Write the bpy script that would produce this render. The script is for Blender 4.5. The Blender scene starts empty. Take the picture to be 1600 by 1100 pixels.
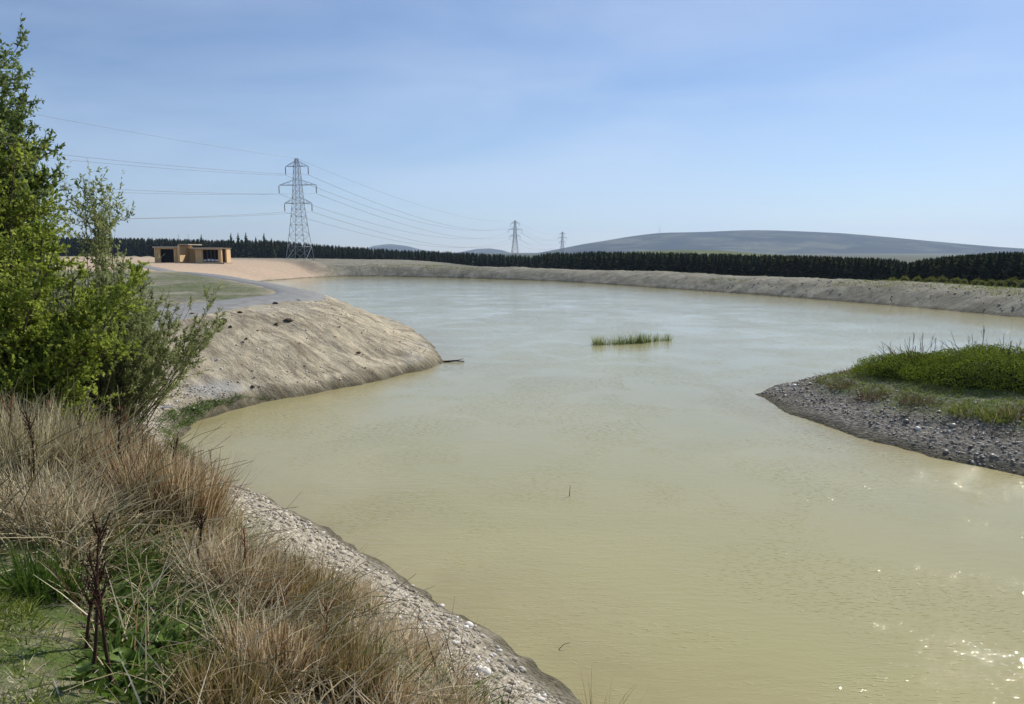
import bpy, math, random
import numpy as np
from mathutils import Vector

random.seed(7)
RNG = np.random.default_rng(11)
R = math.radians
SC = bpy.context.scene
COL = SC.collection

# ------------------------------------------------------------------ camera
EYE = 4.2                       # metres above the water, which lies at z = 0
F = 1160.0                      # focal length in photo pixels (photo 1600 x 1100)
PITCH = math.atan((550 - 394) / F)
cam_d = bpy.data.cameras.new('camera')
cam_d.sensor_width = 36.0
cam_d.lens = 36.0 * F / 1600.0
cam_d.clip_start = 0.05
cam_d.clip_end = 30000.0
cam = bpy.data.objects.new('camera', cam_d)
COL.objects.link(cam)
cam.location = (0, 0, EYE)
cam.rotation_euler = (math.pi / 2 - PITCH, 0, 0)
SC.camera = cam

# ------------------------------------------------------------------ light, sky, exposure
SUN_AZ, SUN_EL = R(39.5), R(34.5)   # azimuth to the right of the view direction (+Y)
SKY_TINT = (.74, .80, .93, 1)
W = bpy.data.worlds.new('World')
SC.world = W
W.use_nodes = True
nt = W.node_tree
for n in list(nt.nodes):
    nt.nodes.remove(n)
wo = nt.nodes.new('ShaderNodeOutputWorld')
bg = nt.nodes.new('ShaderNodeBackground')
bg.inputs['Strength'].default_value = 0.1
sky = nt.nodes.new('ShaderNodeTexSky')
sky.sky_type = 'NISHITA'
sky.sun_disc = False
sky.sun_elevation = SUN_EL
sky.sun_rotation = SUN_AZ
sky.altitude = 60
sky.air_density = 1.0
sky.dust_density = 0.1
sky.ozone_density = 3.0
# thin streaks of cirrus, from the direction looked in
tc = nt.nodes.new('ShaderNodeTexCoord')
mp = nt.nodes.new('ShaderNodeMapping')
mp.inputs['Rotation'].default_value = (R(8), R(-14), R(12))
mp.inputs['Scale'].default_value = (1.3, 1.3, 5.5)
n1 = nt.nodes.new('ShaderNodeTexNoise')
n1.inputs['Scale'].default_value = 1.5
n1.inputs['Detail'].default_value = 7
n1.inputs['Roughness'].default_value = 0.52
n1.inputs['Distortion'].default_value = 0.5
cr = nt.nodes.new('ShaderNodeValToRGB')
cr.color_ramp.elements[0].position = 0.28
cr.color_ramp.elements[0].color = (0, 0, 0, 1)
cr.color_ramp.elements[1].position = 0.76
cr.color_ramp.elements[1].color = (0.62, 0.62, 0.62, 1)
mixc = nt.nodes.new('ShaderNodeMix')
mixc.data_type = 'RGBA'
mixc.inputs['B'].default_value = (5.7, 6.9, 8.9, 1)
L = nt.links.new
L(tc.outputs['Generated'], mp.inputs['Vector'])
L(mp.outputs['Vector'], n1.inputs['Vector'])
L(n1.outputs['Fac'], cr.inputs['Fac'])
L(cr.outputs['Color'], mixc.inputs['Factor'])
tint = nt.nodes.new('ShaderNodeMix')
tint.data_type = 'RGBA'
tint.blend_type = 'MULTIPLY'
tint.inputs['Factor'].default_value = 1.0
tint.inputs['B'].default_value = SKY_TINT
L(sky.outputs['Color'], tint.inputs['A'])
L(tint.outputs['Result'], mixc.inputs['A'])
L(mixc.outputs['Result'], bg.inputs['Color'])
L(bg.outputs['Background'], wo.inputs['Surface'])

sun_d = bpy.data.lights.new('sun', 'SUN')
sun_d.energy = 5.0
sun_d.angle = R(0.5)
sun_d.color = (1.0, 0.94, 0.84)
sun = bpy.data.objects.new('sun', sun_d)
COL.objects.link(sun)
to_sun = Vector((math.sin(SUN_AZ) * math.cos(SUN_EL), math.cos(SUN_AZ) * math.cos(SUN_EL), math.sin(SUN_EL)))
sun.rotation_euler = to_sun.to_track_quat('Z', 'Y').to_euler()
sun.location = (30, 40, 60)

SC.view_settings.view_transform = 'Standard'
SC.view_settings.look = 'None'
SC.view_settings.exposure = 0.12
SC.view_settings.gamma = 1.0
SC.view_settings.use_curve_mapping = False
SC.cycles.max_bounces = 6
SC.cycles.diffuse_bounces = 3
SC.cycles.glossy_bounces = 3
SC.cycles.transmission_bounces = 4
SC.cycles.volume_bounces = 0
SC.cycles.transparent_max_bounces = 8
SC.cycles.caustics_reflective = False
SC.cycles.caustics_refractive = False
SC.cycles.use_denoising = True

# ------------------------------------------------------------------ helpers: rays, noise
CP, SP = math.cos(PITCH), math.sin(PITCH)

def ray(px, py):
    """World direction through a pixel of the photo, with unit forward (horizontal) part."""
    fx, fy = (px - 800) / F, (py - 550) / F
    v = np.array([fx, CP - fy * SP, -SP - fy * CP])
    return v / v[1]

def plane(px, py, z=0.0):
    r = ray(px, py)
    t = (z - EYE) / r[2]
    return np.array([r[0] * t, r[1] * t])

def sstep(a, b, x):
    t = np.clip((x - a) / (b - a), 0, 1)
    return t * t * (3 - 2 * t)

_TAB = np.random.default_rng(3).random((8, 256, 256))

def vn(x, y, k=0):
    """Value noise in -1..1."""
    x = np.asarray(x, float); y = np.asarray(y, float)
    xi = np.floor(x).astype(int); yi = np.floor(y).astype(int)
    fx = x - xi; fy = y - yi
    fx = fx * fx * (3 - 2 * fx); fy = fy * fy * (3 - 2 * fy)
    T = _TAB[k % 8]
    a = T[xi & 255, yi & 255]; b = T[(xi + 1) & 255, yi & 255]
    c = T[xi & 255, (yi + 1) & 255]; d = T[(xi + 1) & 255, (yi + 1) & 255]
    return (a * (1 - fx) + b * fx) * (1 - fy) * 2 + (c * (1 - fx) + d * fx) * fy * 2 - 1

def fbm(x, y, k=0, o=4):
    s = 0; a = 1.0; t = 0
    for i in range(o):
        s = s + a * vn(x * 2 ** i + 17.3 * i, y * 2 ** i - 9.1 * i, k + i); t += a; a *= 0.5
    return s / t

# ------------------------------------------------------------------ shoreline of the pond
near_px = [(905, 1100), (870, 1065), (800, 1010), (700, 945), (620, 893), (550, 850), (500, 820), (450, 792), (390, 768),
           (345, 745), (300, 715), (281, 692), (290, 672), (330, 650), (390, 633), (450, 622), (520, 610), (600, 592),
           (660, 578), (692, 571)]
far_px = [(452, 436.5), (475, 434), (560, 431), (700, 434), (800, 437), (900, 441), (1000, 448), (1100, 455), (1200, 462),
          (1300, 470), (1400, 478), (1500, 487), (1600, 497)]
pen_px = [(1235, 596), (1195, 609), (1187, 620), (1200, 632), (1250, 652), (1330, 680), (1400, 700), (1500, 722), (1600, 745)]
P = [(30, -15), (12, -9), (7, -1), (3.6, 3.2)]
P += [tuple(plane(*q)) for q in near_px]
P += [(-2.7, 29.5), (-3.4, 32.5), (-4.3, 36), (-6, 42), (-9, 48), (-14, 57), (-21, 70), (-28, 85), (-34, 100), (-37, 110)]
P += [tuple(plane(*q)) for q in far_px]
P += [(42, 36), (52, 28), (56, 24), (46, 21), (36, 22.5), (25, 24), (18, 25.2), (12.8, 25.8)]
P += [tuple(plane(*q)) for q in pen_px]
P += [(11.5, 12.0), (15, 9.5), (22, 6), (34, 0), (36, -8)]
P = np.array(P)

def chaikin(p, n=2):
    for _ in range(n):
        q = np.roll(p, -1, 0)
        p = np.stack([p * .75 + q * .25, p * .25 + q * .75], 1).reshape(-1, 2)
    return p
POND = chaikin(P, 1)
_A = POND; _B = np.roll(POND, -1, 0)
_AB = _B - _A; _L2 = (_AB ** 2).sum(1); _LEN = np.sqrt(_L2); _CUM = np.concatenate([[0], np.cumsum(_LEN)[:-1]])

def sdf(x, y):
    """Signed distance to the shoreline (+ on land) and position along it."""
    x = np.asarray(x, float).ravel(); y = np.asarray(y, float).ravel()
    D = np.empty_like(x); S = np.empty_like(x)
    for c in range(0, len(x), 20000):
        px = x[c:c + 20000, None]; py = y[c:c + 20000, None]
        t = np.clip(((px - _A[:, 0]) * _AB[:, 0] + (py - _A[:, 1]) * _AB[:, 1]) / _L2, 0, 1)
        d2 = (px - _A[:, 0] - t * _AB[:, 0]) ** 2 + (py - _A[:, 1] - t * _AB[:, 1]) ** 2
        i = d2.argmin(1); r = np.arange(len(i))
        d = np.sqrt(d2[r, i]); S[c:c + 20000] = _CUM[i] + t[r, i] * _LEN[i]
        yc = (_A[:, 1] > py) != (_B[:, 1] > py)
        xc = _A[:, 0] + (py - _A[:, 1]) * _AB[:, 0] / np.where(_AB[:, 1] == 0, 1e-9, _AB[:, 1])
        ins = ((yc & (px < xc)).sum(1) % 2) == 1
        D[c:c + 20000] = np.where(ins, -d, d)
    return D, S

PATH = np.array([(-13.4, 15), (-12.6, 20), (-11.6, 26), (-10.8, 30.5), (-10.2, 34), (-10.6, 37.6), (-12.8, 43), (-16.2, 49.4),
                 (-20.5, 56.6), (-29, 70), (-44, 93), (-62, 118)], float)
def catmull(p, m=10):
    p = np.vstack([2 * p[0] - p[1], p, 2 * p[-1] - p[-2]])
    out = []
    for i in range(1, len(p) - 2):
        for u in np.linspace(0, 1, m, endpoint=False):
            a, b, c, d = p[i - 1:i + 3]
            out.append(.5 * (2 * b + (c - a) * u + (2 * a - 5 * b + 4 * c - d) * u * u + (3 * b - a - 3 * c + d) * u ** 3))
    out.append(p[-2])
    return np.array(out)
PATHC = catmull(PATH)

def path_dist(x, y):
    x = np.asarray(x, float).ravel(); y = np.asarray(y, float).ravel()
    out = np.full(len(x), 99.0)
    m = np.where((x < 0) & (y > 8) & (y < 135) & (x > -80))[0]
    for c in range(0, len(m), 20000):
        k = m[c:c + 20000]
        out[k] = np.sqrt(((x[k, None] - PATHC[:, 0]) ** 2 + (y[k, None] - PATHC[:, 1]) ** 2).min(1))
    return out

FA = np.array([-30., 135.]); FB = np.array([33., 46.])
_fd = (FB - FA) / np.linalg.norm(FB - FA); _fn = np.array([-_fd[1], _fd[0]])
if _fn[1] < 0: _fn = -_fn

def zones(x, y):
    fs = (x - FA[0]) * _fn[0] + (y - FA[1]) * _fn[1]
    fu = ((x - FA[0]) * _fd[0] + (y - FA[1]) * _fd[1]) / 109.0
    far = sstep(-8, -2, fs) * sstep(-50, -20, x + 1e-9 + 0 * y) if False else sstep(-8, -2, fs)
    pen = sstep(4.5, 7, x) * sstep(4, 8, y) * (1 - sstep(26.5, 29, y)) * (1 - far)
    sand = (1 - far) * sstep(62, 85, y) * (1 - sstep(0, 8, x))
    prom = (1 - far) * (1 - sstep(0, 3, x)) * sstep(12.5, 17, y) * (1 - sand)
    near = np.clip(1 - far - pen - sand - prom, 0, 1)
    return far, pen, sand, prom, near, fs, fu

def ground(x, y, fine=True, full=False):
    shp = np.shape(x)
    x = np.asarray(x, float).ravel(); y = np.asarray(y, float).ravel()
    d, s = sdf(x, y)
    far, pen, sand, prom, near, fs, fu = zones(x, y)
    d = d + (0.16 - .08 * near) * vn(x * 1.1, y * 1.1, 1) * (1 - sand) + 0.06 * vn(x * 4, y * 4, 2)
    fu1 = np.clip(fu, -0.3, 1.4)
    T = far * np.interp(fu1, [-.3, 0, .3, 1.4], [2.0, 2.0, 1.62, 1.5]) + pen * 0.85 + sand * 2.5 + prom * 2.2 + near * 2.75
    sl = far * 0.44 + pen * 0.34 + sand * 0.22 + prom * 0.44 + near * 0.60
    p = 3.5 + 4.5 * prom
    dp = np.clip(d, 1e-3, None)
    z = ((sl * dp) ** -p + T ** -p) ** (-1 / p)
    open_ = np.maximum(sstep(0.0, 0.36, fu), sstep(-.15, 0., x / np.maximum(y, 1.)) * sstep(8, 25, fs))
    fall = (3.0 * open_ * sstep(7, 26, d) + .7 * (1 - open_) * sstep(20, 90, fs)) * far
    z = z - fall
    z = np.where(d > 0, z, np.maximum(0.55 * d, -1.6))
    r = np.hypot(x, y)
    pd = path_dist(x, y)
    if fine:
        land = sstep(-.2, .5, d)
        am = land * (1 - 0.85 * (1 - sstep(1.2, 2.2, pd)))
        slope_m = sstep(0, .6, d) * (1 - sstep(3.5, 6, d))
        # erosion rills running down the raw banks
        ril = vn(s * 1.7 + d * 1.5, d * 0.35, 4) + 0.6 * vn(s * 4.1 + d * 3.2, d * .6, 5)
        z = z + ril * 0.07 * slope_m * prom
        rf = vn(s * 0.55 - d * 0.4, d * 0.25, 4) + 0.6 * vn(s * 1.4 + d * .5, d * .4, 5)
        z = z + rf * 0.11 * slope_m * far * (1 - sand)
        z = z + am * (fbm(x * .55, y * .55, 2, 4) * (prom * .06 + near * .13) + 0.055 * fbm(x * 2.6, y * 2.6, 5, 3) * (prom * .7 + near + 0.5 * pen + far * 1.6))
        z = z + am * (0.13 * fbm(x * .09, y * .09, 1, 3) + .10 * fbm(x * .5, y * .5, 3, 3)) * (far + sand * .25) * sstep(2, 8, d)
        # undercut lip and foot along the promontory
        z = z + 0.10 * prom * sstep(.05, .3, d) * (1 - sstep(.35, 1.4, d))
    if full:
        return z.reshape(shp), dict(d=d, s=s, far=far, pen=pen, sand=sand, prom=prom, near=near, fs=fs, fu=fu, pd=pd)
    return z.reshape(shp)

_TT = np.geomspace(1.4, 420, 1500)
def hit(px, py):
    """Where the line of sight through a photo pixel meets the ground."""
    r = ray(px, py)
    z = EYE + r[2] * _TT
    g = ground(r[0] * _TT, r[1] * _TT)
    k = np.where(z < g)[0]
    if len(k) == 0:
        t = _TT[-1]
    else:
        i = k[0]
        if i == 0: t = _TT[0]
        else:
            a = z[i - 1] - g[i - 1]; b = g[i] - z[i]
            t = _TT[i - 1] + (_TT[i] - _TT[i - 1]) * a / (a + b + 1e-9)
    return np.array([r[0] * t, r[1] * t, float(ground(np.array([r[0] * t]), np.array([r[1] * t]))[0])])

def gz(x, y):
    return float(ground(np.array([x]), np.array([y]))[0])

# ------------------------------------------------------------------ helpers: objects
def tag(o, label=None, cat=None, group=None, kind=None):
    if label: o['label'] = label
    if cat: o['category'] = cat
    if group: o['group'] = group
    if kind: o['kind'] = kind
    return o

def empty(name, loc=(0, 0, 0), rz=0.0):
    o = bpy.data.objects.new(name, None)
    COL.objects.link(o)
    o.location = loc; o.rotation_euler = (0, 0, rz)
    o.empty_display_size = 0.1
    return o

def link(name, me, parent=None, m=None):
    o = bpy.data.objects.new(name, me)
    COL.objects.link(o)
    if parent: o.parent = parent
    if m and not me.materials: me.materials.append(m)
    return o

def copy_tree(o, parent=None):
    c = o.copy(); COL.objects.link(c)
    if parent: c.parent = parent
    for ch in list(o.children): copy_tree(ch, c)
    return c

def np_mesh(name, v, q, tint=None, smooth=False, extra=None):
    """Mesh from (n,3) vertices and (m,k) faces, with a per-vertex random 'tint'."""
    v = np.asarray(v, np.float32); q = np.asarray(q, np.int32)
    me = bpy.data.meshes.new(name)
    me.vertices.add(len(v)); me.vertices.foreach_set('co', v.ravel())
    k = q.shape[1]
    me.loops.add(q.size); me.loops.foreach_set('vertex_index', q.ravel())
    me.polygons.add(len(q))
    me.polygons.foreach_set('loop_start', np.arange(0, q.size, k, dtype=np.int32))
    me.polygons.foreach_set('loop_total', np.full(len(q), k, np.int32))
    if smooth: me.polygons.foreach_set('use_smooth', np.ones(len(q), bool))
    for nm, arr in ([('tint', tint)] if tint is not None else []) + list((extra or {}).items()):
        a = me.attributes.new(nm, 'FLOAT', 'POINT')
        a.data.foreach_set('value', np.asarray(arr, np.float32))
    me.update(calc_edges=True)
    return me

class MB:
    """Collects boxes, bars and tubes into one mesh."""
    def __init__(s): s.v = []; s.f = []
    def add(s, v, f):
        b = len(s.v); s.v += [tuple(p) for p in v]; s.f += [tuple(i + b for i in q) for q in f]
    def box(s, x0, x1, y0, y1, z0, z1):
        s.add([(x0, y0, z0), (x1, y0, z0), (x1, y1, z0), (x0, y1, z0), (x0, y0, z1), (x1, y0, z1), (x1, y1, z1), (x0, y1, z1)],
              [(0, 3, 2, 1), (4, 5, 6, 7), (0, 1, 5, 4), (1, 2, 6, 5), (2, 3, 7, 6), (3, 0, 4, 7)])
    def bar(s, a, b, r0, r1=None, n=4):
        r1 = r0 if r1 is None else r1
        a = Vector(a); b = Vector(b); d = (b - a).normalized()
        u = d.orthogonal().normalized(); w = d.cross(u)
        vs = []
        for p, r in ((a, r0), (b, r1)):
            for i in range(n):
                an = 2 * math.pi * (i + .5) / n
                vs.append(p + u * (r * math.cos(an)) + w * (r * math.sin(an)))
        s.add(vs, [(i, (i + 1) % n, n + (i + 1) % n, n + i) for i in range(n)] + [tuple(range(n - 1, -1, -1)), tuple(range(n, 2 * n))])
    def mesh(s, name):
        me = bpy.data.meshes.new(name); me.from_pydata(s.v, [], s.f); me.update(); return me
    def build(s, name, m, parent=None):
        return link(name, s.mesh(name), parent, m)

def ribbons(base, dirv, length, width, droop, segs=3, tint=None, tipw=.15, twist=None):
    """Tapered bending blades: base (n,3), dirv (n,3) unit, length/width/droop (n,)."""
    n = len(base)
    side = np.cross(dirv, RNG.normal(size=(n, 3)))
    side /= np.linalg.norm(side, axis=1)[:, None] + 1e-9
    dd = dirv.copy(); dd[:, 2] = 0
    h = np.linalg.norm(dd, axis=1)[:, None]
    rnd = RNG.normal(size=(n, 3)); rnd[:, 2] = 0
    dd = np.where(h > .05, dd / (h + 1e-9), rnd / (np.linalg.norm(rnd, axis=1)[:, None] + 1e-9))
    V = np.empty((n, segs + 1, 2, 3))
    for i in range(segs + 1):
        t = i / segs
        c = base + dirv * (length * t)[:, None] + dd * (droop * length * t * t)[:, None]
        c[:, 2] -= droop * length * t * t * .75
        w = width * (1 - (1 - tipw) * t ** 1.5) * .5
        V[:, i, 0] = c - side * w[:, None]; V[:, i, 1] = c + side * w[:, None]
    idx = np.arange(n)[:, None] * (segs + 1) * 2 + np.arange(segs)[None, :] * 2
    q = np.stack([idx, idx + 1, idx + 3, idx + 2], -1).reshape(-1, 4)
    t = np.repeat(RNG.random(n) if tint is None else tint, (segs + 1) * 2)
    return V.reshape(-1, 3), q, t

def tubes(paths, radii, sides=4):
    """paths (n,k,3), radii (n,k)."""
    paths = np.asarray(paths, float); n, k, _ = paths.shape
    tan = np.gradient(paths, axis=1); tan /= np.linalg.norm(tan, axis=2)[..., None] + 1e-9
    ref = np.where(np.abs(tan[..., 2:3]) > .9, np.array([1., 0, 0]), np.array([0, 0, 1.]))
    u = np.cross(tan, ref); u /= np.linalg.norm(u, axis=2)[..., None] + 1e-9
    w = np.cross(tan, u)
    an = 2 * np.pi * np.arange(sides) / sides
    V = paths[:, :, None] + radii[:, :, None, None] * (u[:, :, None] * np.cos(an)[None, None, :, None] + w[:, :, None] * np.sin(an)[None, None, :, None])
    base = (np.arange(n)[:, None, None] * k + np.arange(k - 1)[None, :, None]) * sides
    i = np.arange(sides)[None, None, :]; j = (i + 1) % sides
    q = np.stack([base + i, base + j, base + sides + j, base + sides + i], -1).reshape(-1, 4)
    return V.reshape(-1, 3), q

def cat(parts):
    """Join (v, q, tint) triples."""
    vs, qs, ts, b = [], [], [], 0
    for v, q, t in parts:
        vs.append(v); qs.append(q + b); ts.append(t); b += len(v)
    return np.concatenate(vs), np.concatenate(qs), np.concatenate(ts)

def leaves(pos, axis, length, width, tint=None, fold=.25):
    n = len(pos)
    axis = axis / (np.linalg.norm(axis, axis=1)[:, None] + 1e-9)
    side = np.cross(axis, RNG.normal(size=(n, 3))); side /= np.linalg.norm(side, axis=1)[:, None] + 1e-9
    nor = np.cross(side, axis)
    l = length[:, None]; w = width[:, None] * .5
    V = np.stack([pos, pos + axis * l * .45 + side * w + nor * w * fold, pos + axis * l - nor * l * .08, pos + axis * l * .45 - side * w + nor * w * fold], 1)
    q = np.arange(n * 4).reshape(n, 4)
    return V.reshape(-1, 3), q, np.repeat(RNG.random(n) if tint is None else tint, 4)

# ------------------------------------------------------------------ materials
def new_mat(name):
    m = bpy.data.materials.new(name); m.use_nodes = True
    t = m.node_tree
    b = t.nodes['Principled BSDF']
    return m, t, b

def node(t, typ, **kw):
    n = t.nodes.new(typ)
    for k, v in kw.items():
        if k.startswith('i_'): n.inputs[k[2:].replace('_', ' ')].default_value = v
        else: setattr(n, k, v)
    return n

def mixrgb(t, fac, a, b, blend='MIX'):
    n = t.nodes.new('ShaderNodeMix'); n.data_type = 'RGBA'; n.blend_type = blend
    for sock, val in (('Factor', fac), ('A', a), ('B', b)):
        if hasattr(val, 'is_linked') or hasattr(val, 'links'): t.links.new(val, n.inputs[sock])
        else: n.inputs[sock].default_value = val if sock == 'Factor' else (*val, 1) if len(val) == 3 else val
    return n.outputs['Result']

def ramp(t, src, stops):
    n = t.nodes.new('ShaderNodeValToRGB'); e = n.color_ramp.elements
    while len(e) < len(stops): e.new(.5)
    for el, (p, c) in zip(e, stops):
        el.position = p; el.color = (*c, 1) if len(c) == 3 else c
    t.links.new(src, n.inputs['Fac'])
    return n.outputs['Color']

def noise(t, scale, detail=5, rough=.55, vec=None, dist=0.0):
    n = node(t, 'ShaderNodeTexNoise', i_Scale=scale, i_Detail=detail, i_Roughness=rough, i_Distortion=dist)
    if vec is not None: t.links.new(vec, n.inputs['Vector'])
    return n.outputs['Fac']

def attr(t, name):
    return node(t, 'ShaderNodeAttribute', attribute_name=name).outputs['Fac']

def bump(t, b, h, strength=.5, dist=.05):
    n = node(t, 'ShaderNodeBump', i_Strength=strength, i_Distance=dist)
    t.links.new(h, n.inputs['Height']); t.links.new(n.outputs['Normal'], b.inputs['Normal'])
    return n

def plain(name, color, rough=.8, var=.25, scale=6.0, metallic=0.0, bmp=0.0):
    m, t, b = new_mat(name)
    co = node(t, 'ShaderNodeTexCoord').outputs['Object']
    f = noise(t, scale, 6, .6, co)
    t.links.new(ramp(t, f, [(.3, tuple(c * (1 - var) for c in color)), (.7, tuple(min(1, c * (1 + var)) for c in color))]), b.inputs['Base Color'])
    b.inputs['Roughness'].default_value = rough; b.inputs['Metallic'].default_value = metallic
    if rough > .8: b.inputs['Specular IOR Level'].default_value = .12
    if bmp: bump(t, b, f, bmp, .02)
    return m

def leafy(name, stops, transl=.35, rough=.55, spec=.1):
    m, t, b = new_mat(name)
    c = ramp(t, attr(t, 'tint'), stops)
    t.links.new(c, b.inputs['Base Color'])
    b.inputs['Roughness'].default_value = rough
    b.inputs['Specular IOR Level'].default_value = spec
    if transl:
        tr = node(t, 'ShaderNodeBsdfTranslucent'); t.links.new(c, tr.inputs['Color'])
        mx = node(t, 'ShaderNodeMixShader', i_Fac=transl)
        t.links.new(b.outputs['BSDF'], mx.inputs[1]); t.links.new(tr.outputs['BSDF'], mx.inputs[2])
        t.links.new(mx.outputs['Shader'], t.nodes['Material Output'].inputs['Surface'])
    return m

M = {}
# --- ground: clay base with zones for gravel, grass, sand, grey far bank
def ground_material():
    m, t, b = new_mat('earth')
    pos = node(t, 'ShaderNodeNewGeometry').outputs['Position']
    sep = node(t, 'ShaderNodeSeparateXYZ'); t.links.new(pos, sep.inputs['Vector'])
    big = noise(t, .45, 6, .6, pos, .6); mid = noise(t, 2.3, 7, .65, pos); fin = noise(t, 16, 6, .7, pos)
    # streaks washed down the slope: noise stretched away from the shore
    cx = node(t, 'ShaderNodeCombineXYZ')
    for sock, nm, k in (('X', 'along', 1.5), ('Y', 'inland', .35)):
        mm = node(t, 'ShaderNodeMath', operation='MULTIPLY'); t.links.new(attr(t, nm), mm.inputs[0]); mm.inputs[1].default_value = k
        t.links.new(mm.outputs[0], cx.inputs[sock])
    strk = noise(t, 1.6, 7, .68, cx.outputs[0], .7)
    vor = node(t, 'ShaderNodeTexVoronoi', i_Scale=15.0); t.links.new(pos, vor.inputs['Vector'])
    vor2 = node(t, 'ShaderNodeTexVoronoi', i_Scale=5.0); t.links.new(pos, vor2.inputs['Vector'])
    clay = ramp(t, big, [(.30, (.30, .262, .187)), (.45, (.43, .375, .27)), (.58, (.55, .482, .342)), (.72, (.47, .43, .345))])
    clay = mixrgb(t, ramp(t, mid, [(.42, (0, 0, 0)), (.72, (.75, .75, .75))]), clay, (.19, .155, .105))
    clay = mixrgb(t, ramp(t, strk, [(.38, (.9, .9, .9)), (.52, (0, 0, 0))]), clay, (.20, .165, .115))
    clay = mixrgb(t, ramp(t, strk, [(.55, (0, 0, 0)), (.68, (.7, .7, .7))]), clay, (.56, .475, .33))
    clay = mixrgb(t, attr(t, 'pale'), clay, (.36, .355, .33))
    stone_c = ramp(t, vor.outputs['Color'], [(.15, (.20, .175, .14)), (.45, (.38, .335, .265)), (.75, (.52, .465, .375)), (1., (.68, .63, .54))])
    gravel = mixrgb(t, .72, ramp(t, mid, [(.3, (.37, .33, .245)), (.7, (.55, .50, .385))]), stone_c)
    c = mixrgb(t, attr(t, 'gravel'), clay, gravel)
    shale_c = ramp(t, vor.outputs['Color'], [(.2, (.11, .098, .08)), (.6, (.22, .20, .165)), (1., (.38, .355, .31))])
    c = mixrgb(t, attr(t, 'shale'), c, shale_c)
    sand = ramp(t, mid, [(.3, (.42, .315, .22)), (.7, (.58, .44, .31))])
    c = mixrgb(t, attr(t, 'sand'), c, sand)
    farc = ramp(t, big, [(.3, (.12, .112, .082)), (.5, (.23, .218, .165)), (.7, (.33, .315, .25))])
    farc = mixrgb(t, ramp(t, strk, [(.36, (.7, .7, .7)), (.52, (0, 0, 0))]), farc, (.14, .125, .09))
    farc = mixrgb(t, ramp(t, mid, [(.45, (0, 0, 0)), (.75, (.6, .6, .6))]), farc, (.15, .135, .10))
    c = mixrgb(t, attr(t, 'far'), c, farc)
    gr = ramp(t, mid, [(.3, (.05, .08, .018)), (.58, (.10, .14, .035)), (.8, (.26, .23, .12))])
    # the grass does not cover everywhere: bare soil shows through
    gm = node(t, 'ShaderNodeMath', operation='MULTIPLY')
    t.links.new(attr(t, 'grass'), gm.inputs[0])
    t.links.new(ramp(t, noise(t, 3.5, 6, .7, pos), [(.36, (.25, .25, .25)), (.56, (1, 1, 1))]), gm.inputs[1])
    c = mixrgb(t, gm.outputs[0], c, gr)
    # speckle of dark clods and pale pebbles
    c = mixrgb(t, ramp(t, fin, [(.30, (.45, .45, .45)), (.42, (0, 0, 0))]), c, (.12, .10, .075))
    c = mixrgb(t, ramp(t, fin, [(.62, (0, 0, 0)), (.72, (.45, .45, .45))]), c, (.50, .46, .38))
    c = mixrgb(t, attr(t, 'moor'), c, (.045, .06, .035))
    # wet, algae-stained band just above the water
    wet = node(t, 'ShaderNodeMapRange'); t.links.new(attr(t, 'inland'), wet.inputs['Value'])
    for k, v in (('From Min', .08), ('From Max', .58), ('To Min', .95), ('To Max', 0.)): wet.inputs[k].default_value = v
    wm = node(t, 'ShaderNodeMath', operation='MULTIPLY'); t.links.new(wet.outputs['Result'], wm.inputs[0])
    t.links.new(ramp(t, mid, [(.25, (.55, .55, .55)), (.6, (1, 1, 1))]), wm.inputs[1])
    c = mixrgb(t, wm.outputs[0], c, (.075, .066, .038))
    t.links.new(c, b.inputs['Base Color'])
    b.inputs['Roughness'].default_value = .95
    b.inputs['Specular IOR Level'].default_value = .15
    h = node(t, 'ShaderNodeMath', operation='ADD'); t.links.new(mid, h.inputs[0])
    h2 = node(t, 'ShaderNodeMath', operation='MULTIPLY_ADD'); t.links.new(fin, h2.inputs[0]); h2.inputs[1].default_value = .35
    vm = node(t, 'ShaderNodeMath', operation='MULTIPLY'); t.links.new(vor.outputs['Distance'], vm.inputs[0]); vg = node(t, 'ShaderNodeMath', operation='MULTIPLY_ADD'); t.links.new(attr(t, 'gravel'), vg.inputs[0]); vg.inputs[1].default_value = -.5; sm = node(t, 'ShaderNodeMath', operation='MULTIPLY'); t.links.new(attr(t, 'shale'), sm.inputs[0]); sm.inputs[1].default_value = -.3; t.links.new(sm.outputs[0], vg.inputs[2])
    vg2 = node(t, 'ShaderNodeMath', operation='SUBTRACT'); vg2.inputs[0].default_value = -.06; ab = node(t, 'ShaderNodeMath', operation='ABSOLUTE'); t.links.new(vg.outputs[0], ab.inputs[0]); t.links.new(ab.outputs[0], vg2.inputs[1])
    t.links.new(vg2.outputs[0], vm.inputs[1])
    t.links.new(vm.outputs[0], h2.inputs[2]); t.links.new(h2.outputs[0], h.inputs[1])
    hs = node(t, 'ShaderNodeMath', operation='MULTIPLY_ADD'); t.links.new(strk, hs.inputs[0]); hs.inputs[1].default_value = 1.2; t.links.new(h.outputs[0], hs.inputs[2])
    bump(t, b, hs.outputs[0], .85, .11)
    return m
M['earth'] = ground_material()

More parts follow.
